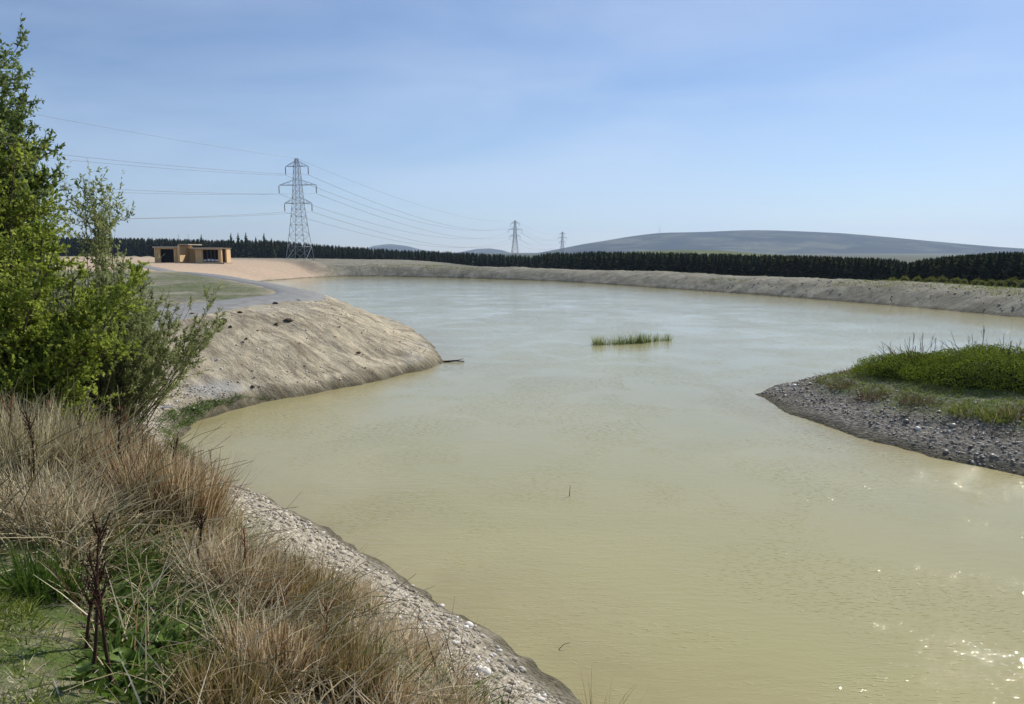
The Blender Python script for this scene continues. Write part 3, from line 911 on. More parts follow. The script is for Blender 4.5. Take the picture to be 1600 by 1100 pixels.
def woody(name, base, label, category, mat_, stems, side, twig, lpt, llen, lwid, group=None, up=.3, wob=.1, leafstart=.25, spread=.7, r0=.03, sag=.0, barkm=None, tintbias=0.0, sl=1.0):
    """Multi-stemmed shrub or tree. stems: list of (dx, dy, dz, length); side: shoots per stem; twig: twigs per side shoot; lpt: leaves per twig."""
    root = empty(name, base); tag(root, label, category, group)
    sv = np.array(stems, float); n = len(sv)
    b0 = RNG.normal(size=(n, 3)) * np.array([.12, .12, 0])
    b0[:, 2] = -.15
    S = shoots(b0, sv[:, :3], sv[:, 3], 10, up, wob)
    rad = r0 * np.linspace(1, .18, 10)[None] * (sv[:, 3] / sv[:, 3].max())[:, None]
    tb = [tubes(S, rad, 6)]
    # side shoots
    t = RNG.uniform(leafstart, .98, size=(n, side)); f = t * 9; i = np.minimum(f.astype(int), 8); u = (f - i)[..., None]
    ar = np.arange(n)[:, None]
    pb = (S[ar, i] * (1 - u) + S[ar, i + 1] * u).reshape(-1, 3)
    pd = unit(S[ar, i + 1] - S[ar, i]).reshape(-1, 3)
    L_ = (sl * sv[:, 3][:, None] * RNG.uniform(.16, .34, size=(n, side)) * (1.15 - .7 * t)).ravel()
    d1 = unit(pd * .6 + RNG.normal(size=pb.shape) * spread)
    S2 = shoots(pb, d1, L_, 6, up * .8 - sag, wob)
    tb.append(tubes(S2, (r0 * .28 * np.linspace(1, .25, 6))[None].repeat(len(S2), 0), 4))
    # twigs
    n2 = len(S2)
    t = RNG.uniform(.1, 1, size=(n2, twig)); f = t * 5; i = np.minimum(f.astype(int), 4); u = (f - i)[..., None]; ar = np.arange(n2)[:, None]
    pb = (S2[ar, i] * (1 - u) + S2[ar, i + 1] * u).reshape(-1, 3); pd = unit(S2[ar, i + 1] - S2[ar, i]).reshape(-1, 3)
    d2 = unit(pd * .8 + RNG.normal(size=pb.shape) * spread * .8)
    L3 = np.repeat(L_, twig) * RNG.uniform(.3, .6, len(pb))
    S3 = shoots(pb, d2, L3, 4, up * .6 - sag, wob)
    tb.append(tubes(S3, (r0 * .10 * np.linspace(1, .4, 4))[None].repeat(len(S3), 0), 3))
    v, q, b = [], [], 0
    for vv, qq in tb:
        v.append(vv); q.append(qq + b); b += len(vv)
    link('stems', np_mesh('stems', np.concatenate(v), np.concatenate(q), smooth=True), root, barkm or M['bark'])
    n3 = len(S3)
    t = RNG.uniform(0, 1, size=(n3, lpt)); f = t * 3; i = np.minimum(f.astype(int), 2); u = (f - i)[..., None]; ar = np.arange(n3)[:, None]
    lp = (S3[ar, i] * (1 - u) + S3[ar, i + 1] * u).reshape(-1, 3); ld = unit(S3[ar, i + 1] - S3[ar, i]).reshape(-1, 3)
    ax = unit(ld * .7 + RNG.normal(size=ld.shape) * .55 + np.array([0, 0, .1]))
    # neighbouring leaves of a twig share a tone
    tint = np.clip(np.repeat(RNG.random(n3), lpt) * .6 + RNG.random(n3 * lpt) * .4 + tintbias, 0, 1)
    nl = len(lp)
    v, q, tt = leaves(lp, ax, llen * RNG.uniform(.6, 1.25, nl), lwid * RNG.uniform(.7, 1.2, nl), tint)
    link('crown', np_mesh('crown', v, q, tt), root, mat_)
    return root

def fan(n, az0, az1, lean0, lean1, l0, l1):
    out = []
    for i in range(n):
        a = R(random.uniform(az0, az1)); le = R(random.uniform(lean0, lean1))
        out.append((math.sin(a) * math.sin(le), math.cos(a) * math.sin(le), math.cos(le), random.uniform(l0, l1)))
    return out

def foot(x, y): return np.array([x, y, gz(x, y)])
woody('willow_tree', foot(-8.4, 11.2), 'tall loose grey-green willow tree at the left edge, reaching highest into the sky', 'tree', M['willow'],
      fan(26, 0, 360, 1, 11, 3.9, 5.3) + fan(12, 50, 130, 8, 17, 3.2, 4.4), 26, 10, 17, .078, .036, up=.3, wob=.05, leafstart=.22, spread=.75, r0=.035)
woody('leafy_shrub', foot(-6.2, 9.3), 'dense bright yellow-green leafy shrub in front of the tall willow', 'shrub', M['bright'],
      fan(22, 180, 400, 3, 40, 1.8, 2.9), 20, 9, 13, .06, .036, up=.2, wob=.12, leafstart=.10, spread=.9, r0=.025)
woody('leafy_shrub', foot(-7.4, 10.4), 'bright leafy shrub behind the nearest one, with a crown of fresh shoots', 'shrub', M['bright'],
      fan(20, 0, 360, 2, 17, 2.8, 4.2), 20, 9, 13, .06, .036, up=.22, wob=.10, leafstart=.15, spread=.85, r0=.03)
woody('osier_willow', foot(-6.45, 11.6), 'upright osier willow with many straight stems fanning out over the bare bank', 'shrub', M['osier'],
      fan(76, 30, 150, 4, 44, 1.9, 2.9) + fan(30, 200, 340, 2, 26, 2.0, 3.0), 12, 3, 13, .065, .017, up=.10, wob=.022, leafstart=.2, spread=.2, r0=.011, sl=.62)
woody('willow_sapling', foot(-7.0, 12.6), 'sparse young willow with thin twigs standing against the sky', 'tree', M['osier'],
      fan(5, 40, 130, 1, 6, 3.9, 4.5) + fan(4, 200, 330, 2, 8, 3.4, 4.4), 16, 4, 12, .075, .026, up=.25, wob=.03, leafstart=.35, spread=.42, r0=.013)
woody('willow_sapling', foot(-7.1, 13.8), 'smaller sparse willow whose tips reach up beside the timber hut', 'tree', M['osier'],
      fan(8, 60, 120, 2, 9, 2.4, 3.3), 14, 4, 12, .07, .024, up=.25, wob=.03, leafstart=.35, spread=.42, r0=.011)
woody('dark_shrub', foot(-7.9, 13.6), 'dark green shrub filling the gap behind the osier and the bright shrub', 'shrub', M['deep'],
      fan(18, 0, 360, 3, 34, 2.0, 2.9), 15, 7, 13, .065, .036, up=.2, wob=.12, leafstart=.08, spread=.9, r0=.03)

# ------------------------------------------------------------------ near bank: rushes, dead stems, grass
M['rush'] = leafy('dead_rush', [(0, (.075, .042, .018)), (.3, (.28, .175, .08)), (.65, (.55, .42, .24)), (1, (.84, .75, .53))], .3, .7)
M['rush_olive'] = leafy('olive_rush', [(0, (.10, .08, .028)), (.4, (.22, .175, .06)), (.75, (.34, .25, .12)), (1, (.52, .42, .25))], .3, .7)
M['straw'] = leafy('straw', [(0, (.34, .26, .15)), (.5, (.62, .52, .35)), (1, (.80, .73, .57))], .3, .75)
M['grey_stem'] = leafy('grey_dead_stem', [(0, (.18, .155, .08)), (.5, (.42, .37, .215)), (1, (.70, .63, .43))], .35, .75)
M['turf'] = leafy('turf', [(0, (.09, .13, .018)), (.5, (.19, .25, .035)), (.8, (.30, .34, .08)), (1, (.58, .52, .28))], .4, .55)
M['dock'] = leafy('dock_leaf', [(0, (.06, .105, .016)), (.5, (.12, .185, .032)), (1, (.20, .27, .085))], .3, .4)
M['dark_stalk'] = plain('dark_dead_stalk', (.055, .03, .02), .9, .4, 20)
M['red_stalk'] = plain('red_brown_stalk', (.20, .095, .055), .9, .35, 20)

def at(px, py, off=0.0):
    h = hit(px, py); h[2] += off; return h

def clump(name, px, py, wpx, hpx, n, mat_, label, cat_='rush', group='rush clumps on the near bank', width=.0105, lean=.28, droop=.18, bias=0.0, segs=4):
    p = at(px, py); D = np.hypot(p[0], p[1]); rad = wpx / F * D * .5; h = hpx / F * D
    a = RNG.uniform(0, 2 * np.pi, n); q = np.sqrt(RNG.random(n)) * rad
    bx = np.stack([q * np.cos(a), q * np.sin(a)], 1)
    z = ground(bx[:, 0] + p[0], bx[:, 1] + p[1]) - p[2] - .03
    base = np.column_stack([bx, z])
    d = unit(np.column_stack([bx / (rad + 1e-6) * lean * .7 + RNG.normal(size=(n, 2)) * lean * .5, np.ones(n)]))
    ln = h * RNG.uniform(.45, 1.08, n)
    v, q_, t = ribbons(base, d, ln, width * RNG.uniform(.6, 1.3, n), droop * RNG.random(n) ** 2 * 1.6, segs, np.clip(RNG.random(n) + bias, 0, 1))
    o = link(name, np_mesh(name, v, q_, t), None, mat_); o.location = p
    tag(o, label, cat_, group)
    return o

clump('rush_clump', 292, 838, 80, 140, 1500, M['rush'], 'tall orange-brown rush clump standing closest to the cove water')
clump('rush_clump', 243, 826, 70, 130, 1100, M['rush'], 'orange-brown rush clump just left of the tallest one by the cove')
clump('rush_clump', 195, 795, 80, 120, 1000, M['rush'], 'brown rush clump below the osier willow', bias=-.1)
clump('rush_clump', 120, 765, 90, 120, 1000, M['grey_stem'], 'grey-brown dead grass clump below the bright shrub', 'grass clump', bias=-.1)
clump('rush_clump', 45, 760, 100, 130, 1100, M['grey_stem'], 'pale grey dead grass clump at the foot of the shrubs by the left edge', 'grass clump')
clump('rush_clump', 405, 945, 100, 95, 1200, M['rush'], 'low reddish rush clump halfway down the gravel edge')
clump('rush_clump', 345, 925, 90, 95, 900, M['straw'], 'pale straw clump between the tall rushes and the dock plants', 'grass clump', droop=.5, lean=.45)
clump('rush_clump', 478, 975, 110, 105, 1300, M['rush_olive'], 'olive-brown rush clump at the middle of the gravel edge')
clump('rush_clump', 425, 1065, 105, 115, 1400, M['rush'], 'brown rush clump right of the dock leaves')
clump('rush_clump', 530, 1080, 115, 112, 1500, M['rush_olive'], 'large olive and brown rush clump with green at its base')
clump('rush_clump', 600, 1110, 80, 85, 900, M['rush'], 'ragged brown rush clump nearest the bottom edge of the gravel')
clump('rush_clump', 355, 1120, 110, 120, 900, M['rush_olive'], 'olive rush clump in front of the dock plants')
clump('rush_clump', 560, 935, 60, 55, 450, M['straw'], 'small straw tuft at the top corner of the gravel beside the olive rushes', 'grass clump', droop=.5, lean=.5)
clump('rush_clump', 640, 1020, 80, 60, 500, M['straw'], 'thin straw tuft around the foot of the reddish stalks', 'grass clump', droop=.5, lean=.5)
clump('rush_clump', 330, 860, 60, 60, 400, M['straw'], 'bent straw clump under the tall orange rushes', 'grass clump', droop=.6, lean=.6)
clump('rush_clump', 80, 830, 110, 110, 800, M['straw'], 'pale straw-coloured clump with leaning stems near the left edge', 'grass clump', droop=.45, lean=.5)
clump('rush_clump', 690, 1130, 120, 80, 700, M['straw'], 'low pale straw tuft on the gravel slope at the bottom', 'grass clump', droop=.5, lean=.5)
clump('green_tuft', 570, 1040, 50, 60, 250, M['turf'], 'small fresh green tuft inside the olive rushes', 'grass clump', width=.012, droop=.4)
clump('green_tuft', 75, 925, 80, 75, 260, M['dock'], 'dark green grass tuft in the hollow beside the turf path', 'grass clump', width=.014, droop=.45, bias=-.35)
clump('green_tuft', 215, 895, 60, 50, 220, M['dock'], 'green leafy tuft under the fallen pale stems', 'grass clump', width=.02, droop=.5)
clump('grass_tuft', 940, 1150, 60, 120, 45, M['rush_olive'], 'sparse tall grass tuft at the bottom edge in front of the water', 'grass clump', width=.006, lean=.4, droop=.3)

dock_poly = [hit(*p)[:2] for p in ((150, 890), (230, 860), (330, 930), (360, 1010), (330, 1110), (180, 1110), (150, 1000))]
# loose dead grass over the whole slope between path and gravel
def in_poly(x, y, poly):
    a = np.asarray(poly); b = np.roll(a, -1, 0)
    yc = (a[:, 1] > y[:, None]) != (b[:, 1] > y[:, None])
    xc = a[:, 0] + (y[:, None] - a[:, 1]) * (b[:, 0] - a[:, 0]) / np.where(b[:, 1] == a[:, 1], 1e-9, b[:, 1] - a[:, 1])
    return ((yc & (x[:, None] < xc)).sum(1) % 2) == 1

def scatter(poly, n, keep=None):
    poly = np.asarray(poly); lo = poly.min(0); hi = poly.max(0); xs, ys = [], []
    tot = 0
    while tot < n:
        x = RNG.uniform(lo[0], hi[0], n * 2); y = RNG.uniform(lo[1], hi[1], n * 2)
        m = in_poly(x, y, poly)
        if keep is not None: m &= keep(x, y)
        xs.append(x[m]); ys.append(y[m]); tot += m.sum()
        if m.sum() == 0: break
    x = np.concatenate(xs)[:n]; y = np.concatenate(ys)[:n]
    return x, y, ground(x, y)

def in_band(lo, hi, soft=.5):
    def f(x, y):
        d, s = sdf(x, y); return (d > lo) & (d < hi + RNG.normal(size=len(x)) * soft)
    return f
slope_poly = [hit(*p)[:2] for p in ((215, 690), (300, 760), (345, 800), (410, 870), (500, 905), (580, 945), (640, 1010), (760, 1110))]
slope_poly += [(.6, 3.2), (-.2, 2.4), (-1.3, 2.6), (-2.6, 4.2), (-4.2, 6.0), (-7.5, 6.5), (-10.5, 9.5), (-8.5, 12.5)]
def blades_obj(name, poly, n, h0, h1, w, mat_, lean=.5, droop=.4, bias=0, keep=None, segs=3, mean=(0, 0)):
    x, y, z = scatter(poly, n, keep); n = len(x)
    d = unit(np.column_stack([RNG.normal(size=(n, 2)) * lean + np.array(mean), np.ones(n)]))
    v, q, t = ribbons(np.column_stack([x, y, z - .02]), d, RNG.uniform(h0, h1, n), w * RNG.uniform(.6, 1.4, n), droop * RNG.random(n), segs, np.clip(RNG.random(n) + bias, 0, 1))
    o = link(name, np_mesh(name, v, q, t), None, mat_); tag(o, kind='stuff'); return o
patch = lambda k, th: (lambda x, y: fbm(x * .9, y * .9, k, 3) + RNG.normal(size=len(x)) * .25 > th)
blades_obj('dry_grass', slope_poly, 17000, .15, .62, .009, M['straw'], .6, .6, -.15, lambda x, y: ~in_poly(x, y, dock_poly) | (RNG.random(len(x)) < .22))
blades_obj('dead_undergrowth', slope_poly, 11000, .15, .55, .009, M['rush'], .5, .5, -.1, lambda x, y: patch(2, -.05)(x, y) & (~in_poly(x, y, dock_poly) | (RNG.random(len(x)) < .2)))
blades_obj('green_undergrowth', slope_poly, 10000, .10, .38, .016, M['dock'], .6, .7, -.1, patch(5, .02))

cove_poly = [hit(*p)[:2] for p in ((240, 650), (300, 632), (400, 622), (480, 612), (430, 640), (330, 665), (290, 700), (310, 722), (270, 715))]
blades_obj('shore_weeds', cove_poly, 2600, .05, .2, .018, M['dock'], .7, .6, 0, lambda x, y: in_band(.12, .55, .2)(x, y) & patch(2, -.1)(x, y))
blades_obj('leafy_undergrowth', dock_poly, 2600, .08, .26, .035, M['dock'], .8, .8, -.1)
# long pale stems leaning and arching through the vegetation
def stems_obj(name, regions, n, l0, l1, r, mat_, mean, lean, droop):
    ps, ls = [], []
    for reg in regions:
        x, y, z = scatter(reg, n); k = len(x)
        d = unit(np.column_stack([RNG.normal(size=(k, 2)) * lean + np.array(mean), np.ones(k) * RNG.uniform(.5, 1.2, k)]))
        l = RNG.uniform(l0, l1, k); u = np.linspace(0, 1, 6)
        dd = d.copy(); dd[:, 2] = 0
        p = np.column_stack([x, y, z - .03])[:, None] + d[:, None] * (l[:, None] * u)[..., None] + dd[:, None] * (l[:, None] * u ** 2 * .35 * droop)[..., None]
        p[..., 2] -= l[:, None] * u[None] ** 2 * droop * RNG.uniform(.2, 1, k)[:, None]
        p += RNG.normal(size=p.shape) * .008
        ps.append(p)
    p = np.concatenate(ps); n_ = len(p)
    v, q = tubes(p, r * RNG.uniform(.6, 1.3, n_)[:, None] * np.linspace(1, .5, 6)[None], 4)
    t = np.repeat(RNG.random(n_), 24)
    o = link(name, np_mesh(name, v, q, t), None, mat_); tag(o, kind='stuff')
upper = [hit(*p)[:2] for p in ((-120, 720), (100, 700), (220, 760), (260, 840), (180, 900), (60, 900), (-120, 820))]
lower = [hit(*p)[:2] for p in ((200, 870), (330, 860), (430, 930), (560, 1050), (560, 1110), (300, 1110), (180, 1000))]
stems_obj('dead_stems', [upper], 800, .5, 1.3, .0048, M['grey_stem'], (.35, -.25), .45, .35)
stems_obj('fallen_stems', [lower], 420, .4, .9, .004, M['grey_stem'], (.45, -.2), .7, .6)

# turf path corner
turf_poly = [(-3.9, 5.6), (-2.5, 4.4), (-1.4, 3.0), (-.9, 1.2), (-4, .6), (-7, 4), (-6, 5.6)]
turf_poly = [hit(*p)[:2] for p in ((-200, 905), (0, 900), (60, 960), (130, 1020), (200, 1099))] + [(-.6, 1.2), (-3.5, 1.0), (-5.5, 3.2)]
blades_obj('grass', turf_poly, 60000, .04, .125, .0065, M['turf'], .6, .5, -.12, patch(3, -.22))
blades_obj('straw_litter', turf_poly, 7000, .04, .12, .006, M['straw'], 1.2, .5, .1)

# docks: rosettes of broad leaves
def dock(px, py, n, ll, label):
    p = at(px, py); root = empty('dock_plant', p); tag(root, label, 'plant', 'green dock plants on the near bank')
    n = int(n * 1.7); ll = ll * .58
    for i in range(n):
        a = 2 * math.pi * i / n + random.uniform(-.4, .4); l = ll * random.uniform(.65, 1.15); el = random.uniform(.6, 1.4); w = l * random.uniform(.22, .32)
        K = 7; vs = []; ca, sa = math.cos(a), math.sin(a)
        for k in range(K):
            u = k / (K - 1); rr = l * u * math.cos(el) * (1 + .3 * u); zz = l * (u * math.sin(el) - .45 * u * u)
            ww = w * (.10 + 1.0 * math.sin(math.pi * min(1, max(0, (u - .12) / .88))) ** .7) * .5 if k < K - 1 else .004
            wave = .12 * w * math.sin(k * 2.3 + i)
            for sd in (-1, 0, 1):
                vs.append((ca * rr - sa * ww * sd, sa * rr + ca * ww * sd, zz + .04 + (abs(sd) * ww * .35) + wave * sd))
        f = []
        for k in range(K - 1):
            for j in range(2):
                c = k * 3 + j; f.append((c, c + 1, c + 4, c + 3))
        me = np_mesh('leaf', np.array(vs), np.array(f), np.full(len(vs), random.random()), smooth=True)
        link('leaf', me, root, M['dock'])
dock(205, 965, 9, .30, 'leafy green dock plant under the fallen stems in the middle of the bank')
dock(262, 1030, 10, .36, 'large dock plant with a pale upright leaf catching the sun')
dock(205, 1060, 9, .34, 'dock plant beside the dark dead stalks and the turf')
dock(300, 1085, 10, .34, 'dock plant at the bottom edge left of the brown rushes')
dock(255, 1110, 9, .32, 'dock plant lowest of all, cut by the bottom edge')
dock(335, 990, 8, .28, 'small dock plant tucked against the brown rush clump')
dock(130, 1075, 7, .22, 'small dock seedling on the turf edge')

# dark dead dock stalks with knobbly seed heads
def stalk(px, py, hpx, label, lean=0.0, mat_=None, n=6, name='dead_stalk', group='dark dead stalks on the near bank', r=.006, knots=True, yaw=0.0):
    p = at(px, py); D = math.hypot(p[0], p[1]); h = hpx / F * D
    root = empty(name, p); tag(root, label, 'dead stalk', group)
    u = np.linspace(0, 1, 8)
    pts = np.column_stack([lean * h * u ** 1.3 + .01 * np.sin(u * 7 + px), .03 * h * np.sin(u * 4 + py), h * u - .04])
    v, q = tubes(pts[None], (r * np.linspace(1.1, .5, 8))[None], 5)
    link('stem', np_mesh('stem', v, q, smooth=True), root, mat_ or M['dark_stalk'])
    br = []
    for i in range(n):
        t = random.uniform(.45, .95); b = np.array([np.interp(t, u, pts[:, j]) for j in range(3)])
        a = random.uniform(0, 6.28); l = h * random.uniform(.10, .24); d = np.array([math.cos(a) * .45, math.sin(a) * .45, .9])
        br.append(np.stack([b + d * l * s for s in np.linspace(0, 1, 4)]))
    br = np.array(br)
    v, q = tubes(br, np.tile(r * .5 * np.linspace(1, .6, 4), (n, 1)), 4)
    link('side_twigs', np_mesh('side_twigs', v, q, smooth=True), root, mat_ or M['dark_stalk'])['kind'] = 'stuff'
    if knots:
        ks = np.concatenate([br.reshape(-1, 3), pts[3:]]); ks = np.repeat(ks, 5, 0) + RNG.normal(size=(len(ks) * 5, 3)) * .008
        v, q, t = leaves(ks, RNG.normal(size=ks.shape), np.full(len(ks), .015), np.full(len(ks), .011))
        link('seed_head', np_mesh('seed_head', v, q, t), root, mat_ or M['dark_stalk'])['kind'] = 'stuff'
for px, py, hp, le, lb in ((190, 800, 150, .06, 'dark red-brown dead stalk standing tallest below the osier willow'),
                           (222, 790, 105, .05, 'short dark dead stalk in front of the bare bank beside the tallest one'),
                           (252, 815, 115, .22, 'dark dead stalk leaning right in front of the orange rush clump'),
                           (128, 770, 110, .03, 'dark dead stalk rising from grey grass below the bright shrub'),
                           (60, 790, 120, -.05, 'dark dead stalk near the left edge among pale grey grass'),
                           (150, 1060, 210, .08, 'knobbly blackish dead dock stalk at the edge of the turf'),
                           (172, 1075, 190, -.05, 'thinner blackish dead stalk beside the knobbly one by the turf'),
                           (133, 1010, 120, .25, 'short blackish stalk leaning over the turf edge'),
                           (310, 900, 90, .1, 'short dark stalk in the shadow under the tall rush clump')):
    stalk(px, py, hp * 1.12, lb, le, n=8, r=.010)
for px, py, hp, le, lb in ((205, 780, 125, .03, 'red-brown dead stalk rising between the two dark stalks below the osier'), (165, 780, 110, .08, 'red-brown dead stalk above the brown rush clump'),
                           (95, 760, 110, -.06, 'red-brown stalk among grey grass in front of the bright shrub'), (20, 770, 120, .05, 'red-brown stalk nearest the left edge in front of the shrubs'),
                           (270, 800, 110, .12, 'red-brown stalk standing in the orange rushes by the cove'), (380, 940, 110, .05, 'red-brown stalk in the low reddish rushes'),
                           (450, 1000, 100, -.05, 'red-brown stalk among the olive rushes'), (505, 1060, 120, .06, 'red-brown stalk in the large olive and brown clump')):
    stalk(px, py, hp * 1.15, lb, le, M['red_stalk'], 7, r=.0085, knots=False, group='red-brown stalks among the rushes')
for px, py, hp, le, lb in ((654, 1020, 90, .02, 'reddish dead stalk standing alone on the gravel slope'),
                           (672, 1050, 70, .45, 'reddish dead stalk leaning right on the gravel slope'),
                           (640, 1080, 60, -.1, 'short reddish stalk lowest on the gravel slope')):
    stalk(px, py, hp, lb, le, M['red_stalk'], 5, r=.004, knots=False, group='reddish stalks on the gravel slope')
stalk(331, 765, 66, 'bare dark twiggy seedling standing against the water at the cove', .0, M['dark_stalk'], 9, 'bare_seedling', 'bare seedlings by the water', r=.006, knots=False)
stalk(318, 775, 40, 'tiny bare seedling at the shore beside the taller twiggy one', -.1, M['dark_stalk'], 6, 'bare_seedling', 'bare seedlings by the water', r=.005, knots=False)

# ------------------------------------------------------------------ stones
M['pebble'] = leafy('pebble', [(0, (.20, .17, .135)), (.4, (.36, .315, .25)), (.8, (.50, .45, .37)), (1, (.74, .71, .65))], 0, .85, .3)
M['shale'] = leafy('shale_stone', [(0, (.09, .08, .068)), (.5, (.20, .18, .15)), (.85, (.33, .305, .265)), (1, (.62, .60, .56))], 0, .55, .5)
M['clod'] = plain('dark_soil_clod', (.075, .06, .042), .95, .4, 20, 0, .8)

import bmesh
def ico(seed, sub=1, flat=.6, jag=.22):
    bm = bmesh.new(); bmesh.ops.create_icosphere(bm, subdivisions=sub, radius=1)
    g = np.random.default_rng(seed)
    v = np.array([p.co[:] for p in bm.verts]); f = np.array([[w.index for w in p.verts] for p in bm.faces]); bm.free()
    v = v * (1 + g.uniform(-jag, jag, (len(v), 1))) * np.array([1, g.uniform(.6, .95), flat * g.uniform(.7, 1.2)])
    return v, f
ICO = [ico(i) for i in range(6)]
def stones_obj(name, x, y, z, size, mat_, bias=0.0):
    acc = []
    for i in range(len(x)):
        v, f = ICO[i % 6]; a = RNG.uniform(0, 6.28); c, s = math.cos(a), math.sin(a)
        acc.append((np.stack([x[i] + size[i] * (v[:, 0] * c - v[:, 1] * s), y[i] + size[i] * (v[:, 0] * s + v[:, 1] * c), z[i] + size[i] * (v[:, 2] + .15)], 1), f, np.full(len(v), np.clip(RNG.random() + bias, 0, 1))))
    o = link(name, np_mesh(name, *cat(acc)), None, mat_); tag(o, kind='stuff')
strip = [(-9.5, 12), (-9, 20), (-4, 20.5), (3, 6), (4.5, 2), (0, 2.2), (-3, 6)]
x, y, z = scatter(strip, 6500, in_band(.28, 1.7)); stones_obj('gravel', x, y, z, .012 + .03 * RNG.random(len(x)) ** 3, M['pebble'])
penr = [(7, 22.5), (11.5, 26), (24, 24.5), (24, 14), (16, 9), (9.2, 13.2)]
x, y, z = scatter(penr, 7000, in_band(.02, 1.9)); stones_obj('shale_gravel', x, y, z, .012 + .04 * RNG.random(len(x)) ** 3, M['shale'])

STM = {}
for key, m_ in (('pebble', 'pebble'), ('shale', 'shale')):
    for i in range(6):
        v, f = ico(40 + i, 2, .6, .12)
        for tn in range(4):
            me = np_mesh('stone', v, f, np.full(len(v), (.3, .6, .85, 1.)[tn]), smooth=False); me.materials.append(M[m_]); STM[key, i, tn] = me
def stone(x, y, s, key, i, tn, label, group):
    o = link('stone', STM[key, i % 6, tn]); o.location = (x, y, gz(x, y) + s * .15); o.scale = (s, s, s); o.rotation_euler = (random.uniform(-.2, .2), random.uniform(-.2, .2), random.uniform(0, 6.28))
    tag(o, label, 'stone', group)
x, y, z = scatter(strip, 55, in_band(.08, 1.5))
for i in range(len(x)):
    tn = random.choice((0, 1, 1, 1, 2)); sz = random.uniform(.028, .048)
    w = 'beside the cove' if y[i] > 11 else 'halfway down the near shore' if y[i] > 8 else 'near the bottom of the near shore'
    stone(x[i], y[i], sz, 'pebble', i, tn, f"{'larger' if sz > .038 else 'smaller'} {('brownish', 'grey', 'pale')[tn]} stone on the gravel strip {w}", f'stones {w}')
x, y, z = scatter(penr, 60, in_band(.1, 1.6))
for i in range(len(x)):
    tn = random.choice((0, 1, 2, 3)); sz = random.uniform(.05, .085)
    w = 'at the point of the spit' if x[i] < 8.8 else 'on the middle of the spit shore' if x[i] < 10.6 else 'towards the right end of the spit shore'
    stone(x[i], y[i], sz, 'shale', i, tn, f"{'larger' if sz > .068 else 'smaller'} {('blackish', 'dark grey', 'grey', 'pale grey')[tn]} shale stone {w}", f'stones {w}')
for px, py, s, lab in ((757, 1052, .062, 'whitish stone, brightest on the gravel near the bottom of the shore'), (733, 978, .055, 'pale rounded stone at the water edge of the gravel strip'),
                       (797, 1046, .055, 'dark grey stone on the gravel just right of the whitish one'), (748, 1046, .035, 'small white stone touching the brightest whitish one'),
                       (690, 948, .045, 'pale stone midway along the wet edge of the gravel strip'), (428, 862, .06, 'dark stone where the gravel meets the low rushes')):
    p = at(px, py); stone(p[0], p[1], s, 'pebble' if 'dark' not in lab else 'shale', int(px), 3 if 'dark' not in lab else 1, lab, 'single stones on the near gravel strip')
for px, py, s, lab in ((450, 502, .30, 'large dark soil clod high on the clay bank below the path'), (432, 507, .2, 'dark soil clod beside the largest one on the clay bank'),
                       (348, 503, .26, 'dark turf clod on the bank just below the path bend'), (360, 512, .16, 'small dark clod under the turf clod on the bank'),
                       (300, 492, .2, 'dark clod at the path edge beside the osier leaves'), (375, 489, .16, 'small clod on the lower path edge'),
                       (430, 475, .22, 'dark clod on the path edge near the bend'), (465, 470, .15, 'small dark clod closest to the path bend'),
                       (395, 605, .12, 'dark lump in the grey washed patch near the water'), (560, 552, .14, 'dark lump low on the sunny clay slope'),
                       (385, 530, .14, 'dark lump in the middle of the clay bank')):
    p = at(px, py)
    v, f = ico(int(px), 3, .5, .0); v = v * (1 + .38 * fbm(v[:, 0] * 1.7 + px, v[:, 1] * 1.7 + v[:, 2] * 2, 2, 3) + .2 * vn(v[:, 0] * 6 + v[:, 2] * 5, v[:, 1] * 6, 3))[:, None]; me = np_mesh('soil_clod', v, f)
    o = link('soil_clod', me, None, M['clod']); o.location = (p[0], p[1], p[2] + s * .1); s *= .62; o.scale = (s, s * .8, s); o.rotation_euler = (0, 0, px)
    tag(o, lab, 'soil clod', 'dark clods on the clay bank')
x, y, z = scatter([(-12, 18), (-10.5, 30), (-9, 36), (-3.5, 36), (-2, 28), (-7, 17)], 900, in_band(.15, 6))
stones_obj('bank_rubble', x, y, z, .015 + .04 * RNG.random(len(x)) ** 3, M['pebble'], .15)

# driftwood and sticks
M['driftwood'] = plain('driftwood', (.30, .26, .21), .85, .35, 15)
def stick(name, a, b, r, label, m_=None, fork=True):
    a = np.array(a); b = np.array(b); root = empty(name, a); tag(root, label, 'stick')
    d = b - a; mb = MB(); mid = d * .55 + np.array([0, 0, .03]); mb.bar((0, 0, 0), mid, r, r * .8, 6); mb.bar(mid, d, r * .8, r * .4, 6); mb.build('branch', m_ or M['driftwood'], root)
    if fork:
        mb = MB(); mb.bar(mid, mid + d * .35 + np.array([.05, .08, .06]), r * .5, r * .2, 5); mb.build('fork', m_ or M['driftwood'], root)
p0, p1 = at(340, 760), at(385, 770)
stick('driftwood', p0 + np.array([0, 0, .04]), p1 + np.array([.06, 0, .03]), .03, 'pale driftwood branch lying on the cove shore pointing at the water')
p0, p1 = at(345, 768), at(372, 773)
stick('driftwood', p0 + np.array([0, 0, .03]), p1 + np.array([0, 0, .03]), .02, 'thinner driftwood stick just below the forked branch on the cove shore', fork=False)
w = plane(889, 775); stick('water_stick', (w[0], w[1], -.2), (w[0] + .02, w[1], .19), .008, 'single thin dark stick standing up out of the open water', M['dark_stalk'], False)
w = plane(868, 1016); stick('water_stick', (w[0], w[1], -.03), (w[0] + .16, w[1] + .07, .05), .004, 'thin twig floating near the bottom of the gravel shore', M['dark_stalk'], False)
